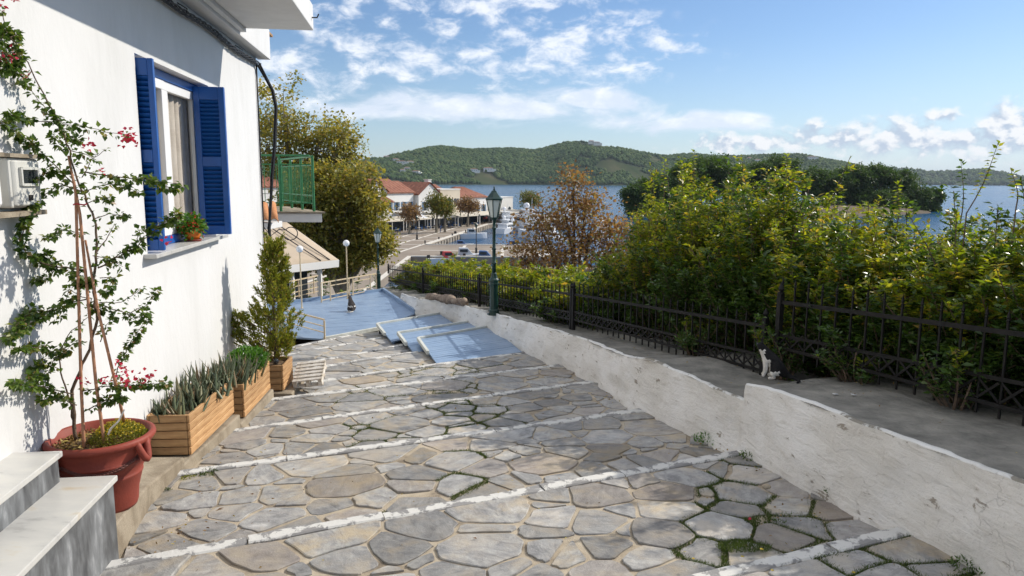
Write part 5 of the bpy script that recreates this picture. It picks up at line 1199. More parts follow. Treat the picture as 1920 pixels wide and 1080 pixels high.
TOPY = [(1180, 425), (1215, 385), (1240, 340), (1270, 315), (1300, 292), (1335, 308), (1390, 300), (1430, 318), (1475, 286), (1510, 305), (1560, 322), (1595, 390), (1625, 415), (1660, 408), (1700, 392), (1740, 375), (1780, 345), (1830, 375), (1870, 372), (1920, 365), (2100, 340)]
i = 0
SH = [(8.95, 5.45), (8.5, 5.9), (8.1, 5.4), (7.5, 5.9), (7.0, 5.35), (6.45, 5.85), (6.0, 5.3), (5.5, 5.8), (5.1, 5.25), (4.65, 5.75), (4.3, 5.25), (3.85, 5.7), (3.5, 5.25), (3.05, 5.65), (2.7, 5.2), (2.2, 5.6), (1.7, 5.2), (1.0, 5.5), (.2, 5.3)]
SL = ['shrub with reddish twigs at the far end of the tall hedge', 'light green shrub left of the tallest sprigs, in front of the island pines', 'bushy shrub leaning over the post with the ball finial', 'shrub with the long upright sprig near the middle of the hedge', 'shrub over the middle of the second fence panel', 'yellow tipped shrub, before the highest island pine', 'shrub filling the hedge just beyond the cat', 'yellow tipped shrub behind the cat, on the sea side', 'shrub pressing through the fence right behind the cat', 'shrub on the sea side with the low gap that shows the dark pines', 'shrub behind the near fence panel, just right of the cat', 'shrub right of the low gap, sea side', 'dark shrub behind the crossed bars of the near panel', 'tall shrub under the lone sprig at the right', 'dark shrub behind the near panel towards the picture edge', 'shrub at the right picture edge, sea side', 'dark shrub at the right picture edge, fence side', 'shrub beyond the right picture edge, sea side', 'shrub beyond the right picture edge, fence side']
def pxx(p): v = Vector(p); d = v.dot(FW); return 960+F*v.dot(RT)/d
for i, ((s, t), lab) in enumerate(zip(SH, SL)):
    p = st(s, t, 0); x = pxx((p.x, p.y, -1)); ty = lerp(TOPY, x)+rnd.uniform(-14, 8)+(34 if t < 5.5 else 0)
    zt = min(atY(x, ty, p.y).z, .42) if p.y > 1 and x < 2200 else .35; zb = terr(p.x, p.y)-.02
    far = s > 5
    shrub((p.x, p.y, zb), zt-zb, rnd.uniform(.58, .72), 165, 265 if far else 285, .062 if far else .058, lab, 'shrubs behind the iron fence', .62, 100+i)
# lone sprigs rising above the hedge
def sprig(x0, y0, x1, y1, Y, n, L, lab, m):
    a, c = atY(x0, y0, Y), atY(x1, y1, Y); a2 = a+Vector((0, 0, -.9)); sp = thing('sprig', a2, lab, 'sprig', None); d = c-a
    b = MB(); pts = [a-a2+d*f+Vector((.02*math.sin(f*4), 0, 0)) for f in np.linspace(0, 1, 6)]; b.tube([Vector((0, 0, 0))]+pts, [.006, .005, .0045, .004, .003, .002, .0015], 5); b.build('stem', 'bark', sp)
    P, D = [], []
    for i in range(n):
        f = .25+.75*i/n; p = a-a2+d*f; an = i*2.4; P.append(tuple(p)); D.append((math.cos(an), math.sin(an)*.6, .1+.6*(f > .9)))
    leaves('leaves', P, D, L, L*.5, m, sp, .12, droop=.15)
sprig(1812, 400, 1876, 266, 5.5, 34, .052, 'tallest lone sprig against the sky at the right', 'young'); sprig(1800, 420, 1805, 300, 5.9, 26, .05, 'leafy sprig left of the tallest one at the right', 'hedge')
sprig(1905, 390, 1900, 320, 5.2, 20, .05, 'short sprig at the right picture edge', 'young'); sprig(1298, 370, 1301, 282, 9.2, 34, .06, 'thin upright sprig in front of the far hill', 'young'); sprig(1243, 380, 1247, 296, 9.6, 26, .06, 'thin sprig in front of the island, left end of the tall hedge', 'young'); sprig(1472, 340, 1476, 290, 7.9, 26, .06, 'sprig standing up in front of the highest island pine', 'young')
sprig(1680, 430, 1684, 340, 6.4, 30, .05, 'reddish tipped sprig in front of the island cliff', 'young')
# sprays pushing through the near fence
for s, h, lab in [(4.15, .22, 'low green sprays pushing through the foot of the near fence panel'), (3.3, .30, 'green spray at the middle of the near fence panel'), (6.2, .28, 'green spray coming through the second fence panel'), (4.95, .42, 'dark spray hiding the fence post behind the cat')]:
    shrub(st(s, 4.52, wtop(s)-.06), h+.18, .22, 26, 60, .045, lab, 'sprays growing through the fence', .25, int(s*100))
# lower clipped hedge further down
k = 0
LL_ = ['yellow green low shrub just beyond the post with the ball finial', 'low shrub second from the post with the ball finial', 'low shrub right of the large lamp post', 'low yellow shrub behind the shaft of the large lamp post', 'low shrub left of the large lamp post', 'low shrub behind the pale log', 'low shrub over the middle of the fourth fence panel', 'low shrub left of the pale log', 'low shrub near the small lamp post', 'low shrub next to the small lamp post', 'low shrub ending the hedge at the quay']
for i in range(11):
    s = 9.9+i*1.05; t = 5.25+.35*(i % 2); p = st(s, t, 0); zb = terr(p.x, p.y); x = pxx((p.x, p.y, -1.8))
    ty = lerp([(740, 505), (780, 490), (830, 486), (900, 494), (1000, 500), (1100, 505), (1200, 485)], x)+rnd.uniform(-6, 8)
    shrub((p.x, p.y, zb), atY(x, ty, p.y).z-zb, .74, 120, 150, .085, LL_[i], 'low shrubs behind the far fence', .95, 300+i)

# ------------------------------------------------------------------ trees
def tree(name, loc, blobs, lm, leafL, lab, cat, group=None, trunk_r=.2, bark='bark', seed=0, nper=70, limbs=True, cl_r=.35, lw=.8, crown_name='crown', sub=True):
    r = random.Random(seed); ng = np.random.default_rng(seed); tr = thing(name, loc, lab, cat, group); lo = Vector(loc)
    st_ = MB(); P, D = [], []
    c0 = sum((Vector(b[0])*b[2] for b in blobs), Vector())/sum(b[2] for b in blobs)-lo; base_h = min(b[0][2]-b[1][2] for b in blobs)-lo.z
    fork = Vector((c0.x*.4, c0.y*.4, max(base_h*.8, c0.z*.35))); st_.tube([(0, 0, -.2), (c0.x*.1, c0.y*.1, fork.z*.5), fork], [trunk_r, trunk_r*.85, trunk_r*.7], 9)
    for (c, rd, n) in blobs:
        c = Vector(c)-lo; mid = fork.lerp(c, .5)+Vector((r.gauss(0, .1), r.gauss(0, .1), r.gauss(0, .1)))*rd[0]*.5
        if limbs: st_.tube([fork, mid, c], [trunk_r*.55, trunk_r*.4, trunk_r*.25], 7)
        for i in range(n):
            v = Vector((r.gauss(0, 1), r.gauss(0, 1), r.gauss(0, 1))).normalized(); q = r.random()**.38; lump = 1+.30*mnoise.noise(v*2.3+c*.7)
            p = c+Vector((v.x*rd[0], v.y*rd[1], v.z*rd[2]))*q*lump
            if limbs and i % 2 == 0: m_ = mid.lerp(p, .55)+Vector((r.gauss(0, .12), r.gauss(0, .12), r.gauss(0, .12)))*rd[0]*.4; st_.tube([c.lerp(mid, r.random()*.6), m_, p], [trunk_r*.12, trunk_r*.07, trunk_r*.02+.002], 4, False)
            k = int(nper*r.uniform(.5, 1.4)); off = ng.normal(0, cl_r*r.uniform(.6, 1.3), (k, 3))*np.array([1, 1, .75]); P.append(off+np.array(p[:])); D.append(unit(off)+ng.normal(0, .7, (k, 3))+np.array([0, 0, -.25]))
    P, D = np.concatenate(P), np.concatenate(D); S = leafL*ng.uniform(.6, 1.3, len(P)); leaves(crown_name, P, D, S, S*lw, lm, tr, .2); st_.build('trunk', bark, tr); return tr
def B(x, y, Y, rx, ry, rz, n): p = atY(x, y, Y); return (tuple(p), (rx, ry, rz), n)
# large plane trees left, beyond the houses
Y = 34
tree('plane_tree', tuple(Vector((-10.5, Y, terr(-9, Y)))), [B(535, 215, Y, 1.9, 1.7, 1.5, 30), B(600, 245, Y, 1.7, 1.6, 1.0, 28), B(500, 270, Y, 1.8, 1.6, 1.4, 32), B(575, 300, Y, 1.9, 1.6, 1.0, 34), B(640, 265, Y, .9, .9, .7, 20), B(640, 300, Y, 1.1, 1.0, .7, 18)], 'plane', .15, 'tall olive brown plane tree rising behind the house corner', 'tree', 'plane trees behind the taverna', .30, 'bark_pale', 11, 62, cl_r=.27)
Y = 30
tree('plane_tree', tuple(Vector((-7.2, Y, terr(-7, Y)))), [B(660, 350, Y, 1.5, 1.4, .9, 38), B(690, 400, Y, 1.25, 1.3, 1.2, 40), B(640, 420, Y, 1.6, 1.4, 1.3, 48), B(600, 350, Y, 1.5, 1.4, .9, 60), B(700, 455, Y, .8, .9, .6, 30), B(620, 480, Y, 1.3, 1.2, .7, 50), B(560, 400, Y, 1.5, 1.4, 1.2, 60), B(680, 480, Y, .8, .8, .6, 26)], 'plane', .15, 'dense lower plane tree in brown autumn leaf beside the small lamp post', 'tree', 'plane trees behind the taverna', .28, 'bark_pale', 12, 84, cl_r=.24)
Y = 22
tree('russet_tree', (2.0, Y, terr(2, Y)), [B(1075, 340, Y, .5, .5, .6, 18), B(1060, 400, Y, 1.0, 1.0, .6, 42), B(1110, 420, Y, .95, .9, .6, 38), B(1015, 432, Y, .8, .8, .7, 26), B(1158, 450, Y, .85, .8, .6, 34), B(1060, 470, Y, 1.2, 1.1, .55, 46), B(975, 480, Y, .6, .6, .6, 18), B(1135, 495, Y, 1.05, .9, .5, 36), B(1100, 375, Y, .7, .7, .4, 18), B(990, 505, Y, .7, .7, .35, 20), B(1165, 490, Y, .6, .6, .5, 20), B(1050, 520, Y, .9, .8, .35, 24)], 'russet', .105, 'sparse russet autumn tree standing right of the large lamp post', 'tree', None, .085, 'bark', 13, 26, cl_r=.20)
shrub((-5.3, 24, terr(-5.3, 24)), 2.0, 1.2, 60, 70, .12, 'dark green bush below the awning behind the railing', 'bushes below the deck', .1, 77)
shrub((-6.9, 24, terr(-6.9, 24)), 2.2, 1.3, 60, 70, .12, 'dark green bush hidden mostly by the taverna post', 'bushes below the deck', .1, 78)
# quay trees
for (x, y, Y, rx, rz, lm, lab) in [(818, 381, 152, 2.0, 2.3, 'quaytree', 'olive green tree in the middle of the cafe row'), (834, 388, 154, 1.3, 1.6, 'quaytree', 'small tree touching the olive green tree of the cafe row'), (877, 383, 172, 2.5, 1.5, 'brownleaf', 'bare brown tree before the flat roofed house'), (767, 398, 148, 1.9, 1.3, 'brownleaf', 'low brown tree at the near end of the cafe row'), (990, 373, 203, 3.4, 2.0, 'quaytree', 'round bright green tree right of the arcaded building')]:
    p = atY(x, y, Y); tree('quay_tree', (p.x, p.y, QZ), [(tuple(p), (rx, rx, rz), 60), (tuple(p+Vector((rx*.4, 0, -rz*.3))), (rx*.7, rx*.7, rz*.6), 25)], lm, .42, lab, 'tree', 'trees along the quay', .3, 'bark_pale', int(x), 30, cl_r=.55)

# ------------------------------------------------------------------ pine island
def island():
    V = []; pts = []
    outl = [(46, 246), (62, 240), (90, 246), (130, 262), (165, 290), (182, 320), (160, 345), (110, 340), (70, 320), (48, 285)]
    n = len(outl); c = Vector((105, 285, 0)); V = []
    def hgt(x, y): return 3.5*max(0, min(1, (x-58)/60))*(.6+.4*mnoise.noise(Vector((x*.02, y*.02, 0))))+1
    rings = [1.06, 1.0, .93, .85, .6, .3]
    m = 60
    for q, sc in enumerate(rings):
        for i in range(m):
            f = i/m*n; a = int(f); u = f-a; x = outl[a][0]*(1-u)+outl[(a+1) % n][0]*u; y = outl[a][1]*(1-u)+outl[(a+1) % n][1]*u
            x, y = c.x+(x-c.x)*sc, c.y+(y-c.y)*sc; z = -12.6 if q == 0 else (-11.7 if q == 1 else -12+hgt(x, y)*min(1, (.15+.2*(q-1))))+mnoise.noise(Vector((x*.2, y*.2, 0)))*.5
            V.append((x, y, z))
    Fc = [(q*m+i, q*m+(i+1) % m, (q+1)*m+(i+1) % m, (q+1)*m+i) for q in range(len(rings)-1) for i in range(m)]
    me = MB().add(V, Fc+[tuple((len(rings)-1)*m+i for i in range(m))]); me.build('island', 'shore', None, True, kind='structure')
    return hgt
hg = island()
PINES = [(1190, 362, 252, 4.6, 3.2, 'umbrella pine at the tip of the island, nearest the russet tree'), (1222, 352, 255, 4.2, 3.4, 'second pine from the island tip'), (1250, 345, 262, 4.6, 4.0, 'third pine from the island tip, over the tan shore'), (1290, 325, 268, 6.0, 5.2, 'tall pine behind the left end of the tall hedge'), (1330, 312, 275, 6.6, 5.0, 'broad crowned pine behind the thin upright sprig'), (1375, 330, 270, 5.2, 4.5, 'pine half hidden by the light green shrub'), (1420, 322, 285, 5.5, 4.5, 'pine left of the highest island pine'), (1465, 312, 290, 7.0, 5.0, 'highest island pine in the middle of the hedge line'), (1520, 330, 290, 5.5, 4.0, 'pine right of the highest island pine'), (1560, 340, 292, 6.0, 4.5, 'pine left of the low gap in the hedge'), (1602, 332, 296, 7.0, 5.4, 'large pine over the cliff, left side of the gap'), (1645, 328, 300, 7.5, 5.2, 'large pine over the cliff, middle of the gap'), (1690, 338, 305, 6.5, 4.8, 'large pine over the cliff, right side of the gap'), (1715, 362, 308, 5.0, 4.2, 'low pine sloping to the sea at the island end'), (1746, 366, 312, 4.0, 3.0, 'smallest wind bent pine at the seaward end of the island'), (1620, 368, 292, 6.0, 3.6, 'lower pine on the cliff below the large ones'), (1665, 372, 296, 6.0, 3.6, 'dark lower pine on the cliff edge')]
for i, (x, y, Y, rx, rz, lab) in enumerate(PINES):
    p = atY(x, y, Y); zb = min(-12+hg(p.x, p.y), p.z-rz-1); rr_ = random.Random(i)
    bl = [(tuple(p), (rx, rx, rz*.75), 60), (tuple(p+Vector((0, 0, -rz*.95))), (rx*.85, rx*.85, rz*.6), 40), (tuple(p+Vector((0, -1, -rz*1.75))), (rx*.8, rx*.8, rz*.55), 34)]+[(tuple(p+Vector((rr_.uniform(-.7, .7)*rx, rr_.uniform(-.6, .6)*rx, rr_.uniform(-.55, .45)*rz))), (rx*.55, rx*.55, rz*.4), 18) for _ in range(4)]
    tree('pine_tree', (p.x+rr_.uniform(-1, 1), p.y, zb-.3), bl, 'pine', .9, lab, 'pine tree', 'pines on the island', .35, 'bark', 500+i, 60, cl_r=.85, lw=.6)

# ------------------------------------------------------------------ houses along the quay
HB0 = Vector((-31.0, 153, QZ)); hdir = Vector((27, 46, 0)).normalized(); hrz = math.atan2(hdir.y, hdir.x)
def window_at(parent, x, z, w, h, side, y, m='window_dark', shut=None, dp=.05):
    # side 'f': on the front (facing -y); 's': on the near end (facing -x)
    b = MB()
    if side == 'f': b.box((x, y-dp/2, z+h/2), (w, dp, h))
    else: b.box((y-dp/2, x, z+h/2), (dp, w, h))
    o = b.build('window', m, parent)
    if shut:
        for sg_ in (-1, 1):
            b = MB()
            if side == 'f': b.box((x+sg_*(w*.5+.28), y-.04, z+h/2), (.5, .06, h))
            else: b.box((y-.04, x+sg_*(w*.5+.28), z+h/2), (.06, .5, h))
            b.build('shutter', shut, o)
    return o
def tiles(bm_, a, b, c, d, n=9, th=.16):
    """ridged tile courses on the slope a-b (eave) to d-c (ridge)"""
    V = []; m = n*2
    for i in range(m+1):
        f = i/m; e = a.lerp(b, f); r = d.lerp(c, f); up = .10 if i % 2 else 0
        V += [e+Vector((0, 0, up)), r+Vector((0, 0, up))]
    bm_.add(V, [(2*i, 2*i+2, 2*i+3, 2*i+1) for i in range(m)])
    bm_.add([a-Vector((0, 0, th)), b-Vector((0, 0, th)), c-Vector((0, 0, th)), d-Vector((0, 0, th))], [(3, 2, 1, 0)]); bm_.add([a-Vector((0, 0, th)), b-Vector((0, 0, th)), b, a], [(0, 1, 2, 3)])
def qhouse(q, setb, w, d, h, roof, rise, lab, m='house_white', wins=(), balc=(), chim=None, group='houses along the quay'):
    loc = HB0+hdir*q+Vector((-hdir.y, hdir.x, 0))*setb; h = h+1.2; hs = thing('quay_house', loc, lab, 'house', group, hrz); ov = .35
    b = MB(); b.box((w/2, d/2, h/2), (w, d, h))
    if roof == 'gable_front': b.prism([(0, 0), (w, 0), (w, .01), (0, .01)], h, h); b.add([(0, 0, h), (w, 0, h), (w/2, 0, h+rise), (0, d, h), (w, d, h), (w/2, d, h+rise)], [(0, 1, 2), (5, 4, 3)])
    if roof == 'gable_side': b.add([(0, 0, h), (0, d, h), (0, d/2, h+rise), (w, 0, h), (w, d, h), (w, d/2, h+rise)], [(0, 2, 1), (3, 4, 5)])
    b.build('wall', m, hs)
    r = MB(); e = rise*ov/(w/2)
    if roof == 'gable_front':
        for sx in (0, 1):
            x0 = -ov if sx == 0 else w+ov; tiles(r, Vector((x0, -ov, h-e+.05)), Vector((x0, d+ov, h-e+.05)), Vector((w/2, d+ov, h+rise+.05)), Vector((w/2, -ov, h+rise+.05)))
    elif roof == 'gable_side':
        for sy in (0, 1):
            y0 = -ov if sy == 0 else d+ov; tiles(r, Vector((-ov, y0, h-.1)), Vector((w+ov, y0, h-.1)), Vector((w+ov, d/2, h+rise+.05)), Vector((-ov, d/2, h+rise+.05)))
    elif roof == 'hip':
        a, b_, c, e_ = Vector((-ov, -ov, h)), Vector((w+ov, -ov, h)), Vector((w+ov, d+ov, h)), Vector((-ov, d+ov, h)); k = min(w, d)*.42; r1, r2 = (Vector((k, d/2, h+rise)), Vector((w-k, d/2, h+rise))) if w >= d else (Vector((w/2, k, h+rise)), Vector((w/2, d-k, h+rise)))
        if w >= d: tiles(r, a, b_, r2, r1); tiles(r, c, e_, r1, r2); tiles(r, e_, a, r1, r1+Vector((0, .01, 0)), 6); tiles(r, b_, c, r2+Vector((0, .01, 0)), r2, 6)
        else: tiles(r, a, b_, r1, r1+Vector((.01, 0, 0)), 6); tiles(r, b_, c, r2, r1); tiles(r, e_, a, r1, r2); tiles(r, c, e_, r2, r2+Vector((.01, 0, 0)), 6)
    else:
        r.box((w/2, d/2, h+.12), (w+.2, d+.2, .24))
    r.build('roof', 'tile' if roof != 'flat' else 'house_white', hs)
    for (side, x, z, ww, hh, sh) in wins: window_at(hs, x, z, ww, hh, side, 0, 'window_dark', sh)
    for (x0, x1, z) in balc:
        b = MB(); b.box(((x0+x1)/2, -.6, z), (x1-x0, 1.2, .18)); s_ = b.build('balcony', m, hs); b = MB()
        b.bar((x0, -1.15, z+1), (x1, -1.15, z+1), .07)
        for i in range(int((x1-x0)/.35)+1): b.bar((x0+.35*i, -1.15, z+.1), (x0+.35*i, -1.15, z+1), .05)
        b.build('balcony_rail', 'house_white', s_)
    if chim: b = MB(); b.box((chim[0], chim[1], h+chim[2]/2+.3), (1.3, 1.1, chim[2]+.6)); b.box((chim[0], chim[1], h+chim[2]+.65), (1.6, 1.4, .14)); b.build('chimney', 'house_white', hs)
    return hs
BL = 'shutter_pale'
def row(side, xs, z, w, h, sh=None): return [(side, x, z, w, h, sh) for x in xs]
qhouse(-9, 0, 7.6, 9, 7.2, 'gable_front', 2.0, 'gabled white house nearest the big plane tree', wins=row('f', (1.8, 5.6), 4.2, 1.1, 1.9, BL)+row('f', (1.8, 3.8, 5.8), .4, 1.4, 2.4)+row('s', (2, 5), 4.3, 1, 1.4, BL))
qhouse(-.6, -.6, 7.2, 8.5, 7.4, 'gable_front', 2.2, 'gabled house with cream lower floor and a small red awning roof over its balcony', wins=row('f', (1.6, 5.4), 4.3, 1.3, 2.0)+row('f', (1.8, 5.2), .3, 1.7, 2.5)+row('s', (2.2, 5.6), 4.4, 1, 1.4, BL), balc=[(.8, 6.4, 3.9)])
k_ = bpy.data.objects['quay_house.001']; b = MB(); tiles(b, Vector((.2, -2.3, 6.3)), Vector((7, -2.3, 6.3)), Vector((7, .1, 7.3)), Vector((.2, .1, 7.3)), 8); b.build('porch_roof', 'tile', k_)
qhouse(7.2, .6, 10.0, 9, 7.0, 'gable_side', 2.4, 'long white house under a wide red tiled roof', wins=row('f', (1.5, 4, 6.5, 8.8), 4.2, 1.0, 1.8, BL)+row('f', (1.5, 4.2, 7, 9), .4, 1.3, 2.4)+row('s', (3, 6), 4.3, 1, 1.4), balc=[(3, 7.6, 3.8)])
qhouse(17.8, -.4, 8.4, 10, 6.6, 'gable_front', 2.6, 'white house with a bare side wall and a square chimney tower', wins=row('f', (2.4, 5.8), 3.9, 1.2, 2.0, BL)+row('f', (2, 5.4), .4, 1.8, 2.4), balc=[(1.4, 7, 3.5)], chim=(7.6, 3, 2.6))
qhouse(26.8, 0, 8.4, 9, 7.4, 'flat', 0, 'flat roofed cream house with wide dark windows on its top floor', 'house_cream', wins=row('f', (1.6, 4.2, 6.8), 4.7, 2.1, 1.7)+row('f', (2.2, 6), .4, 2.4, 2.5)+row('s', (2.4, 5.4), 4.7, 2.1, 1.7))
qhouse(36.2, .4, 12.5, 10, 5.4, 'hip', 2.6, 'house under a broad orange hipped roof', wins=row('f', (1.8, 4.6, 7.6, 10.6), 2.7, 1.1, 1.9, BL)+row('s', (2.6, 6.5), 2.8, 1, 1.5))
ar = qhouse(49.8, .8, 13, 9, 5.0, 'flat', 0, 'low white building with arched openings at the end of the quay row', wins=())
for i in range(4):
    b = MB(); b.box((1.8+3.1*i, -.03, 1.7), (1.5, .06, 2.4)); b.tube([(1.8+3.1*i, .0, 2.9), (1.8+3.1*i, -.06, 2.9)], .75, 16); b.build('arch_opening', 'window_dark' if i != 1 else 'tile_near', ar)
    if i < 3: b = MB(); b.box((3.3+3.1*i, .3, 5.55), (.5, .5, .8)); b.build('parapet_block', 'house_white', ar)
for (q, sb_, w, d, h, rf, rs, lab) in [(-16, 13, 9, 9, 8.2, 'hip', 2.2, 'red roofed house behind the plane tree, back row'), (-4, 12.5, 9, 9, 8.6, 'gable_side', 2.2, 'red roofed house in the back row behind the gabled pair'), (9, 13, 8, 8, 8.8, 'hip', 2.2, 'highest red roof in the back row'), (20, 14, 9, 8, 7.9, 'gable_side', 2.0, 'back row house seen over the bare side wall'), (-27, 9, 10, 9, 7.0, 'flat', 0, 'flat white house at the left end of the back row'), (40, 14, 9, 8, 6.6, 'gable_side', 1.9, 'back row house above the hipped roof')]:
    qhouse(q, sb_, w, d, h, rf, rs, lab, wins=row('f', (w*.25, w*.7), h-2.6, 1.1, 1.5), group='houses in the back row')
# awnings over the cafe terraces
AWL = ['cream cafe canopy at the near end of the quay', 'cream cafe canopy before the house with the red balcony roof', 'cream cafe canopy before the long red roof', 'cream cafe canopy before the bare side wall', 'cream cafe canopy before the flat roofed cream house', 'long cream canopy before the orange hipped roof', 'cream canopy before the arched building']
for (q, L, lab) in zip((-10, -1.5, 7, 17, 26.5, 36, 49), (7.6, 7.8, 9, 8.6, 8.8, 12, 12), AWL):
    loc = HB0+hdir*q+Vector((hdir.y, -hdir.x, 0))*.1; a = thing('canopy', loc, lab, 'canopy', 'canopies over the cafe terraces', hrz)
    b = MB(); V = []; n = 6
    for i in range(n+1): x = L*i/n; sg_ = .12 if i % 2 else 0; V += [(x, -.3, 3.0-sg_), (x, -5.4, 2.55-sg_), (x, -5.45, 2.25)]
    b.add(V, [(3*i, 3*i+1, 3*i+4, 3*i+3) for i in range(n)]+[(3*i+1, 3*i+2, 3*i+5, 3*i+4) for i in range(n)]); c = b.build('roof_cloth', 'canvas', a); m_ = c.modifiers.new('t', 'SOLIDIFY'); m_.thickness = .05
    for i in range(3):
        b = MB(); b.box((.15+(L-.3)*i/2, -5.2, 1.2), (.14, .14, 2.45)); b.build('post', 'house_white', a)
    b = MB(); b.box((L/2, -.25, 1.35), (L, .12, 2.6)); b.build('shopfront', 'window_dark', a)
pr = thing('parasol', atZ(885, 414, QZ), 'large square cream parasol on the quay', 'parasol'); b = MB(); b.lathe([(3.6, 2.7), (3.7, 2.5), (3.72, 2.72), (.05, 3.9)], 4, phase=PI/4); b.build('canopy', 'canvas', pr); b = MB(); b.tube([(0, 0, 0), (0, 0, 3.9)], .06, 8); b.build('pole', 'dark', pr)
pv_ = thing('white_pavilion', atZ(787, 429, QZ), 'small white pavilion tent among the cafes', 'tent', None, .3); b = MB(); b.lathe([(2.3, 2.2), (2.3, 2.5), (.1, 3.5)], 4, phase=PI/4); b.build('roof', 'boat_white', pv_)
for i in range(4): b = MB(); b.box((1.55*(1 if i % 2 else -1), 1.55*(1 if i > 1 else -1), 1.1), (.16, .16, 2.25)); b.build('post', 'boat_white', pv_)
va = thing('van', atZ(862, 413, QZ), 'white delivery van parked before the cafes', 'van', None, .25); b = MB()
b.prism([(-1.9, -.85), (1.9, -.85), (1.9, .85), (-1.9, .85)], .35, 1.0); b.prism([(-1.85, -.8), (1.2, -.8), (1.0, .8), (-1.85, .8)], 1.0, 1.95); b.build('body', 'boat_white', va, bevel=.1)
b = MB(); b.box((1.22, 0, 1.42), (.12, 1.4, .6)); b.build('windscreen', 'window_dark', va); b = MB(); b.box((.55, -.82, 1.45), (.8, .06, .5)); b.build('window', 'window_dark', va); b = MB(); b.box((-1.88, 0, 1.45), (.06, 1.3, .5)); b.build('rear_window', 'window_dark', va)
for x in (-1.2, 1.2):
    for y in (-.82, .82): b = MB(); b.tube([(x, y-.1, .33), (x, y+.1, .33)], .33, 14); b.build('wheel', 'dark', va)
# tree trunk columns, quay lamps, bollards
def quay_lamp(x, y, h, lab, arm=True):
    p = atZ(x, y, QZ); l = thing('quay_lamp', p, lab, 'street lamp', 'thin dark lamp posts on the quay'); b = MB(); b.lathe([(.26, 0), (.26, .12), (.17, .2), (.15, .8), (.20, .85), (.07, 1.0), (.06, h-.5)], 8); b.build('post', 'dark', l)
    b = MB(); b.lathe([(.10, h-.5), (.24, h-.06), (.26, h-.03), (.10, h+.2), (.02, h+.35)], 6); b.build('lantern', 'lamp_green', l); return l
quay_lamp(782, 449, 4.2, 'dark quay lamp left on the open paving'); quay_lamp(864, 425, 4.2, 'dark quay lamp right of the white van'); quay_lamp(907, 416, 4.2, 'dark quay lamp at the far end of the cafe row'); quay_lamp(893, 476, 4.4, 'thin lamp post by the basin near the small boats'); quay_lamp(718, 470, 4.2, 'quay lamp half behind the plane tree')
for (x, y, bl_) in [(800, 457, 'at the corner of the basin'), (890, 432, 'farthest along the basin edge'), (885, 433.5, 'next to the farthest one'), (851, 443, 'third from the basin corner'), (876, 436, 'third from the far end'), (826, 450, 'next to the one at the basin corner')]:
    p = atZ(x-3, y, QZ); bo = thing('bollard', p, 'short dark iron bollard on the quay edge, '+bl_, 'bollard', 'bollards along the quay edge'); b = MB(); b.lathe([(.16, 0), (.12, .08), (.10, .38), (.18, .45), (.15, .55), (0, .58)], 10); b.build('post', 'dark', bo, True)
# cafe tables and chairs
def cafe_set(p, rz, i, where='under the canopies'):
    t_ = thing('cafe_table', p, 'small cafe table '+where, 'table', 'cafe tables on the quay', rz); b = MB(); b.box((0, 0, .74), (.8, .8, .04)); b.build('top', 'house_cream' if i % 2 else 'dark', t_); b = MB(); b.tube([(0, 0, 0), (0, 0, .72)], .04, 6); b.build('leg', 'dark', t_)
    for k in range(2):
        a = rz+PI*k; c = thing('cafe_chair', p+Vector((math.cos(a)*.8, math.sin(a)*.8, 0)), 'cafe chair at the small table '+where, 'chair', 'cafe chairs on the quay', a+PI); mm = 'boat_blue' if i % 3 else 'dark'
        b = MB(); b.box((0, 0, .45), (.44, .44, .05)); b.build('seat', mm, c); b = MB(); b.box((-.21, 0, .72), (.04, .44, .5)); b.build('backrest', mm, c)
        for sx in (-.18, .18):
            for sy in (-.18, .18): b = MB(); b.box((sx, sy, .21), (.04, .04, .43)); b.build('leg', 'dark', c)
i = 0
CW = ['by the near end canopy', 'by the near end canopy post', 'before the gabled pair', 'before the red balcony roof', 'left of the white pavilion', 'before the long red roof', 'under the olive green tree', 'right of the olive green tree', 'before the bare side wall', 'by the chimney house', 'before the flat roofed house', 'by the large square parasol']
for q, cw in zip((-8, -5, -1, 2, 5, 9, 12, 15, 19, 22, 28, 31), CW):
    for off in (3.2, 7.4): cafe_set(HB0+hdir*(q+rnd.uniform(-.5, .5))+Vector((hdir.y, -hdir.x, 0))*(off+rnd.uniform(-.4, .4)), rnd.uniform(0, 3), i, cw+(', inner row' if off < 5 else ', outer row')); i += 1
def skin_body(name, verts, edges, radii, m, sub=1):
    me = bpy.data.meshes.new('body_net'); me.from_pydata(verts, edges, []); ob = bpy.data.objects.new('body_net', me); COL.objects.link(ob)
    sk = ob.modifiers.new('s', 'SKIN'); sk.use_smooth_shade = True; sv = me.skin_vertices[0].data
    for i, r in enumerate(radii): sv[i].radius = (r, r) if not isinstance(r, tuple) else r
    sv[0].use_root = True
    s2 = ob.modifiers.new('u', 'SUBSURF'); s2.levels = sub; s2.render_levels = sub
    dg = bpy.context.evaluated_depsgraph_get(); ev = ob.evaluated_get(dg); me2 = bpy.data.meshes.new_from_object(ev); me2.name = name
    bpy.data.objects.remove(ob); me2.materials.clear()
    for q in (m if isinstance(m, (list, tuple)) else [m]): me2.materials.append(M[q])
    me2.polygons.foreach_set('use_smooth', [True]*len(me2.polygons)); me2.update(); return me2
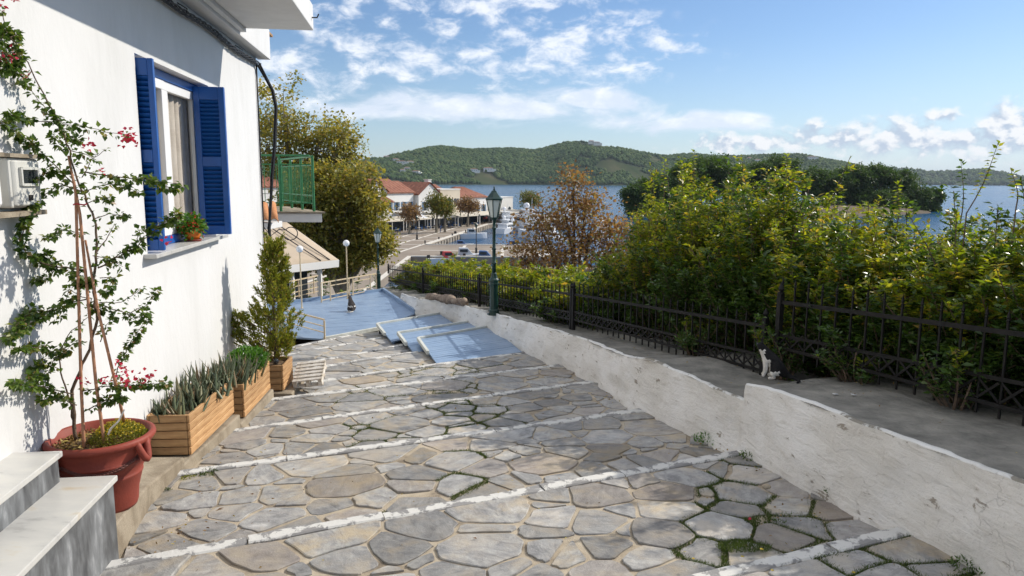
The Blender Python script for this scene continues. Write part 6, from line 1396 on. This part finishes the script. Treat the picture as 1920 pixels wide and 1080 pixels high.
def person(p, rz, top, legs_m, lab):
    v = [(0, 0, .95), (0, 0, 1.2), (0, 0, 1.42), (0, 0, 1.52), (.01, 0, 1.64), (.0, .10, .9), (.06, .11, .5), (-.08, .11, .06), (.08, .11, .03), (0, -.10, .9), (-.04, -.11, .5), (.12, -.11, .06), (.26, -.11, .03), (0, .2, 1.38), (-.03, .25, 1.1), (.06, .24, .88), (0, -.2, 1.38), (.05, -.25, 1.1), (.12, -.24, .88)]
    e = [(0, 1), (1, 2), (2, 3), (3, 4), (0, 5), (5, 6), (6, 7), (7, 8), (0, 9), (9, 10), (10, 11), (11, 12), (2, 13), (13, 14), (14, 15), (2, 16), (16, 17), (17, 18)]
    r = [.13, .14, .13, .055, .095, .085, .06, .045, .04, .085, .06, .045, .04, .06, .045, .035, .06, .045, .035]
    me = skin_body('person', v, e, r, ['skin', top, legs_m, 'dark'])
    for f in me.polygons:
        c = f.center; f.material_index = 0 if (c.z > 1.48 or (abs(c.y) > .19 and c.z < .98)) else (1 if c.z > .93 else (2 if c.z > .1 else 3))
    o = bpy.data.objects.new('person', me); link(o, None, lab, 'person'); o.location = p; o.rotation_euler = (0, 0, rz)
    h = MB(); h.ico((-.02, 0, 1.69), .105, 1, (1, 1, .9)); h.build('hair', 'dark', o, True)
person(atZ(841, 426, QZ), 1.0, 'house_white', 'blue_cloth', 'person in a white top walking on the quay near the van'); person(atZ(908.5, 417.5, QZ), 2.0, 'red', 'blue_cloth', 'person in a red top standing at the far end of the quay'); person(atZ(912, 416.5, QZ), 2.4, 'red', 'dark', 'person in a red top and dark trousers beside another at the far quay'); person(atZ(826, 436, QZ), 2.8, 'blue_cloth', 'blue_cloth', 'person in blue crossing the open quay paving')

# ------------------------------------------------------------------ boats
def hull(b, L, B, H, sheer=.25, n=10):
    V = []
    for i in range(n+1):
        f = i/n; x = -L/2+L*f; w = B/2*(1-max(0, (f-.45)/.55)**2.2)*(.9+.1*min(1, f*4)); z1 = H+sheer*H*max(0, f-.4)**1.5*2
        V += [(x, -w, z1), (x, -w*.82, 0), (x, 0, -.35), (x, w*.82, 0), (x, w, z1)]
    Fs = [(i*5+j, i*5+j+1, (i+1)*5+j+1, (i+1)*5+j) for i in range(n) for j in range(4)]+[(0, 4, 3, 2, 1)]+[(i*5, (i+1)*5, (i+1)*5+4, i*5+4) for i in range(n)]
    b.add(V, Fs)
def yacht(p, rz, L, lab):
    y = thing('motor_yacht', p, lab, 'yacht', 'white motor yachts by the quay', rz); k = L/16; B_ = 4.6*k
    b = MB(); hull(b, L, B_, 1.9*k); b.build('hull', 'boat_white', y)
    def tier(x0, x1, w, z0, z1, rake, nm): b = MB(); b.add([(x0, -w, z0), (x1, -w*.8, z0), (x1, w*.8, z0), (x0, w, z0), (x0+rake*.2, -w*.93, z1), (x1-rake, -w*.7, z1), (x1-rake, w*.7, z1), (x0+rake*.2, w*.93, z1)], [(3, 2, 1, 0), (4, 5, 6, 7), (0, 1, 5, 4), (1, 2, 6, 5), (2, 3, 7, 6), (3, 0, 4, 7)]); b.build(nm, 'boat_white', y, bevel=.08*k)
    tier(-5.5*k, 4.2*k, 1.9*k, 1.9*k, 3.3*k, 2.2*k, 'saloon'); tier(-6*k, 1.4*k, 1.95*k, 3.3*k, 3.55*k, .2*k, 'upper_deck'); tier(-2.6*k, 1.0*k, 1.4*k, 3.55*k, 4.7*k, 1.0*k, 'wheelhouse'); tier(-4.4*k, .6*k, 1.6*k, 4.7*k, 4.9*k, .1, 'hard_top')
    b = MB(); b.box((-.9*k, 0, 2.7*k), (7.0*k, 3.72*k, .62*k)); b.build('saloon_window', 'window_dark', y); b = MB(); b.box((-1.0*k, 0, 4.2*k), (2.6*k, 2.72*k, .55*k)); b.build('wheelhouse_window', 'window_dark', y)
    b = MB(); b.lathe([(.3*k, 4.9*k), (.3*k, 5.2*k), (.62*k, 5.3*k), (.7*k, 5.8*k), (.5*k, 6.25*k), (0, 6.4*k)], 14, (-2.4*k, .6*k, 0)); b.build('radar_dome', 'boat_white', y, True)
    b = MB(); b.tube([(-3*k, -.4*k, 4.9*k), (-3.2*k, -.4*k, 7.4*k)], .05*k, 6); b.build('mast', 'boat_white', y); b = MB()
    for s_ in (-1, 1):
        b.tube([(-5*k, s_*2.1*k, 2.7*k), (3*k, s_*1.8*k, 2.9*k), (7.6*k, s_*.2*k, 3.4*k)], .035*k, 5)
    b.build('guard_rail', 'meter_white', y)
def motorboat(p, rz, L, lab, cov='boat_blue'):
    y = thing('motorboat', p, lab, 'boat', 'small motorboats in the harbour', rz); k = L/6
    b = MB(); hull(b, L, 2.2*k, .85*k); b.build('hull', 'boat_white', y); b = MB(); b.add([(-.6*k, -.8*k, .85*k), (1.3*k, -.6*k, .9*k), (1.3*k, .6*k, .9*k), (-.6*k, .8*k, .85*k), (-.5*k, -.7*k, 1.75*k), (.6*k, -.5*k, 1.7*k), (.6*k, .5*k, 1.7*k), (-.5*k, .7*k, 1.75*k)], [(3, 2, 1, 0), (4, 5, 6, 7), (0, 1, 5, 4), (1, 2, 6, 5), (2, 3, 7, 6), (3, 0, 4, 7)]); b.build('cabin', cov, y)
    b = MB(); b.box((.1*k, 0, 1.42*k), (1.0*k, 1.44*k, .34*k)); b.build('windscreen', 'window_dark', y); b = MB(); b.box((-2.7*k, 0, .9*k), (.4*k, .4*k, .8*k)); b.build('outboard_engine', 'dark', y)
yacht(atZ(985, 432, -12), 1.9, 17, 'largest white yacht with a radar dome, between the lamp post and the russet tree'); yacht(atZ(1065, 425, -12), 1.7, 15, 'white yacht moored behind the top of the russet tree'); yacht(atZ(1008, 447, -12), 2.3, 12, 'white yacht just left of the russet tree trunk line'); yacht(atZ(952, 436, -12), 1.2, 10, 'short white yacht right beside the lamp post shaft'); yacht(atZ(945, 424, -12), 1.85, 13, 'white yacht half hidden by the large lamp post'); yacht(atZ(1130, 445, -12), 1.4, 12, 'white yacht seen through the right half of the russet tree')
for (x, y, rz, L, c, lab) in [(882, 447, .2, 7, 'boat_grey', 'white boat with a grey cover in the corner of the basin'), (862, 466, .1, 5, 'boat_blue', 'small boat lying in the basin below the quay wall'), (868, 490, .1, 7, 'boat_grey', 'white boat in front of the paved apron, nearest'), (838, 494, .3, 6, 'red', 'boat with red covers in front of the paved apron'), (905, 492, .0, 6, 'boat_blue', 'boat with a blue cover just left of the large lamp post'), (1010, 480, .3, 6, 'boat_grey', 'motorboat under the left side of the russet tree'), (1050, 490, 2.9, 6.5, 'boat_blue', 'motorboat under the middle of the russet tree'), (1105, 485, .2, 6, 'boat_grey', 'motorboat under the right side of the russet tree'), (1160, 492, 2.8, 6, 'boat_blue', 'motorboat between the russet tree and the hedge'), (1030, 455, .4, 7, 'boat_white', 'white motorboat in the middle of the russet tree'), (1090, 460, .2, 7, 'boat_grey', 'grey covered motorboat behind the russet branches'), (1300, 420, .5, 7, 'boat_white', 'white boat glimpsed through the tall hedge'), (960, 470, .1, 6, 'boat_blue', 'blue covered boat right of the large lamp post')]:
    motorboat(atZ(x, y, -12), rz, L, lab, c)
dm = thing('pier', atZ(1060, 505, -11.6), 'low concrete pier behind the russet tree', 'pier', None, .06); b = MB(); b.box((0, 0, 0), (34, 2.6, .35)); b.build('deck', 'quay', dm)
for i in range(6): b = MB(); b.tube([(-15+6*i, 1.1, -2), (-15+6*i, 1.1, .7)], .16, 8); b.build('pile', 'dark', dm)
# white houses dotted over the far hill
HL = ['on the saddle left of the hill', 'below the saddle', 'low near the shore, far left', 'low near the shore, beside the leftmost', 'halfway up, in the middle of the slope', 'beside the halfway house', 'above the cafe row, low on the slope', 'low behind the chimney tower', 'low by the shore right of the chimney', 'near the shore below the second summit', 'beside the one near the shore below the second summit', 'on top of the highest summit', 'just below the highest summit', 'on the right shoulder of the ridge', 'on the right ridge above the pines', 'at the right end of the ridge']
for i, ((x, y, w), lab) in enumerate(zip([(q_[0], q_[1], q_[2]*1.25) for q_ in [(725, 301, 16), (742, 306, 14), (690, 329, 14), (702, 326, 12), (752, 311, 24), (770, 311, 18), (763, 323, 14), (755, 327, 12), (780, 330, 18), (888, 325, 20), (915, 323, 26), (1108, 271, 16), (1118, 274, 20), (1405, 302, 14), (1420, 306, 16), (1522, 300, 22)]], HL)):
    r = ray(x, y); a = r.x/r.y; t_ = (a-HP[0][0]/F)  # find the slope along this sight line
    D = lerp([(ray(q[0], q[1]).x/ray(q[0], q[1]).y, q[2]) for q in HP], a); best = None
    for f in np.linspace(0, .74, 60):
        Yh = D+HD*f; ia = (a-hv[0, 0, 0]/hv[0, 0, 1])/((hv[-1, 0, 0]/hv[-1, 0, 1])-(hv[0, 0, 0]/hv[0, 0, 1]))*140; j = f*16; i0 = int(min(max(ia, 0), 139)); j0 = int(j); zz = hv[i0, j0, 2]*(1-(j-j0))+hv[i0, min(j0+1, 16), 2]*(j-j0); e = abs(zz/Yh-r.z/r.y)
        if best is None or e < best[0]: best = (e, Yh, zz)
    p = Vector((a*best[1], best[1], best[2]+3.0)); h = thing('hill_house', p, 'white house '+lab, 'house', 'white houses scattered on the hill', rnd.uniform(-.3, .3)); d = w*.6
    b = MB(); b.box((0, 0, 3.2), (w*.8, d, 11)); b.box((w*.42, -1, 2.0), (w*.5, d*.8, 8)); b.build('wall', 'house_white', h); b = MB()
    b.add([(-w*.45, -d*.55, 8.7), (w*.45, -d*.55, 8.7), (w*.45, d*.55, 8.7), (-w*.45, d*.55, 8.7), (-w*.25, 0, 10.2), (w*.25, 0, 10.2)], [(0, 1, 5, 4), (1, 2, 5), (2, 3, 4, 5), (3, 0, 4)]); b.build('roof', 'tile', h)
    b = MB()
    for k in (-.24, 0, .24): b.box((w*k, -d*.5-.05, 5.5), (1.6, .2, 2.0))
    b.build('window', 'window_dark', h)

# ------------------------------------------------------------------ cats
def cat(loc, rz, sc, patch, lab, ms):
    v = [(0, 0, .11), (.06, 0, .175), (.125, 0, .225), (.155, 0, .275), (.185, 0, .325), (.222, 0, .312), (.130, .036, .165), (.128, .040, .085), (.138, .040, .035), (.160, .040, .013), (.130, -.036, .165), (.128, -.040, .085), (.138, -.040, .035), (.160, -.040, .013),
         (.02, .062, .075), (.075, .070, .045), (.035, .070, .016), (.105, .068, .012), (.02, -.062, .075), (.075, -.070, .045), (.035, -.070, .016), (.105, -.068, .012), (-.085, .0, .035), (-.15, .03, .018), (-.19, .10, .015), (-.16, .17, .014)]
    e = [(0, 1), (1, 2), (2, 3), (3, 4), (4, 5), (2, 6), (6, 7), (7, 8), (8, 9), (2, 10), (10, 11), (11, 12), (12, 13), (0, 14), (14, 15), (15, 16), (16, 17), (0, 18), (18, 19), (19, 20), (20, 21), (0, 22), (22, 23), (23, 24), (24, 25)]
    r = [.085, .080, .068, .046, .050, .026, .032, .022, .015, .017, .032, .022, .015, .017, .052, .034, .020, .017, .052, .034, .020, .017, .030, .018, .016, .009]
    me = skin_body('cat', v, e, r, ms, 2)
    for f in me.polygons: f.material_index = 1 if patch(f.center) else 0
    o = bpy.data.objects.new('cat', me); link(o, None, lab, 'cat'); o.location = loc; o.rotation_euler = (0, 0, rz); o.scale = (sc, sc, sc)
    for s_ in (-1, 1):
        b = MB(); b.add([(.165, s_*.012, .362), (.165, s_*.046, .350), (.188, s_*.034, .362), (.168, s_*.036, .412)], [(0, 1, 3), (1, 2, 3), (2, 0, 3), (0, 2, 1)]); b.build('ear', ms[0], o)
        b = MB(); b.ico((.219, s_*.022, .336), .0085, 2); b.build('eye', 'glass', o, True)
    b = MB(); b.ico((.249, 0, .317), .006, 1); b.build('nose', 'dark', o); return o
cp = atZ(1437, 712, -1.555); cat(Vector((cp.x+.11, cp.y+.04, -1.553)), PI-.30, .80, lambda c: (c.z < .20 and c.x > .085) or (c.z < .085 and c.x > .0) or (c.x > .145 and .16 < c.z < .285 and abs(c.y) < .05) or (c.z < .03 and c.x > .06) or (c.x > .235), 'black cat with white chest and legs sitting on the wall slab by the fence', ['fur_black', 'fur_white'])
cp = atZ(660, 584, DZ); cat(Vector((cp.x, cp.y, DZ+.002)), PI/2+.45, .92, lambda c: (c.z < .03) or (.115 < c.z < .14), 'dark grey and white cat sitting on the blue deck', ['fur_grey', 'fur_white'])

# ------------------------------------------------------------------ weeds, grass tufts and fallen leaves
def weed(x, y, n, h, lab, m='bright', L=.03, dz=.0, flat=.6, rad=.05, name='weed'):
    p = street_at(x, y); p.z = gz(p.dot(SV))-.03+dz; P, D = [], []
    for _ in range(n): a = rnd.uniform(0, 6.28); r = rad*rnd.random()**.5; P.append((math.cos(a)*r, math.sin(a)*r, h*rnd.random()*(1-r/rad*.6))); D.append((math.cos(a), math.sin(a), rnd.uniform(-.1, flat)))
    P = P+[(p_[0]*1.1, p_[1]*1.1, p_[2]*.8) for p_ in P]; D = D+[(rnd.gauss(0, .5), rnd.gauss(0, .5), 1) for _ in D]; o = leaves(name, P, D, L*.75, L*.24, m, None, label=lab, cat='weed', group='weeds along the wall foot and joints'); o.location = p
weed(1325, 822, 160, .09, 'weed tuft at the wall foot left of the large step edge', 'bright', .032, 0, .8, .10); weed(1415, 856, 200, .12, 'weed with dry stalks where the step edge meets the wall', 'hedge', .035, 0, .9, .11); weed(1440, 862, 60, .07, 'small bright weed right of the dry stalks', 'bright', .03, .02, .8, .05)
weed(1557, 926, 70, .07, 'small round weed on the foot of the white wall', 'hedge', .03, .04, .6, .035); weed(390, 884, 260, .05, 'flat grassy weed at the corner of the plinth', 'grass', .03, 0, .5, .09); weed(352, 893, 90, .04, 'yellowing weed beside the plinth corner', 'yellowgreen', .025, 0, .5, .05); weed(310, 916, 50, .04, 'small green weed against the plinth near the pot', 'grass', .025, 0, .5, .035)
weed(1815, 1060, 120, .08, 'weed at the wall foot in the bottom right corner', 'hedge', .03, 0, .7, .08)
for (x, y, fl_) in [(1392, 1048, 'left of the pair before the nearest step edge'), (1428, 1034, 'right of the pair before the nearest step edge'), (1300, 1052, 'left end of the nearest step edge'), (1448, 1074, 'just this side of the nearest step edge'), (1600, 1078, 'at the bottom edge of the photo')]:
    p = street_at(x, y); p.z = gz(p.dot(SV))+.012; o = leaves('yellow_flower', np.zeros((9, 3)), np.stack([np.cos(np.arange(9)*.7), np.sin(np.arange(9)*.7), .3+0*np.arange(9)], 1), .011, .007, 'yellow', None, label='tiny yellow flower in the grass, '+fl_, cat='flower', group='yellow flowers in the joints'); o.location = p
p = street_at(1408, 976); p.z = gz(p.dot(SV))+.005; o = leaves('fallen_petal', np.zeros((4, 3)), nrg.normal(0, 1, (4, 3))*[1, 1, .2], .02, .016, 'bract', None, label='single fallen pink petal on the mossy joint', cat='petal'); o.location = p
P, D = [], []
for (x, y, n, sp) in [(600, 940, 30, 1.0), (330, 1000, 40, .35), (420, 900, 30, .5), (480, 860, 24, .4), (1000, 900, 30, 1.2), (1500, 1000, 40, .7), (900, 760, 40, 1.2), (550, 760, 30, .6), (1420, 870, 40, .22), (1330, 830, 30, .25), (1160, 745, 30, .3)]:
    c = street_at(x, y)
    for _ in range(n): q = c+Vector((rnd.gauss(0, sp*.5), rnd.gauss(0, sp*.5), 0)); s = q.dot(SV); P.append((q.x, q.y, gz(s)-.012)); D.append((rnd.gauss(0, 1), rnd.gauss(0, 1), .15))
for _ in range(160):
    s = rnd.uniform(1.5, 10); t = rnd.uniform(3.9, 4.9); q = st(s, t); P.append((q.x, q.y, wtop(s)+.004)); D.append((rnd.gauss(0, 1), rnd.gauss(0, 1), .2))
leaves('fallen_leaves', P, D, nrg.uniform(.012, .030, len(P)), nrg.uniform(.008, .016, len(P)), 'dryleaf', None, kind='stuff', label='dry leaves scattered over the paving and the wall slab')
p = street_at(403, 960); p.z = gz(p.dot(SV))+.006; o = leaves('curled_leaf', np.array([[0, 0, 0], [.005, .01, 0]]), np.array([[1, .2, .2], [1, .1, .35]]), .055, .022, 'brownleaf', None, label='single brown curled leaf lying on the paving at the left', cat='leaf'); o.location = p
for (x, y, lab) in [(1437, 915, 'small pale pebble on a slab near the wall'),]:
    p = street_at(x, y); p.z = gz(p.dot(SV))+.01; b = MB(); b.ico((0, 0, 0), .026, 2, (1.2, .9, .7)); o = b.build('pebble', 'mortar', None, True, label=lab, cat='pebble'); o.location = p
for (x, y, lab) in [(1566, 741, 'scrap of white paper on the wall slab near the cat'), (1600, 742, 'smaller white scrap right of the other on the wall slab')]:
    p = atZ(x, y, wtop(3.9)); b = MB(); b.box((0, 0, .01), (.05, .02, .004)); o = b.build('paper_scrap', 'boat_white', None, label=lab, cat='scrap'); o.location = p; o.rotation_euler = (.1, .2, .7)
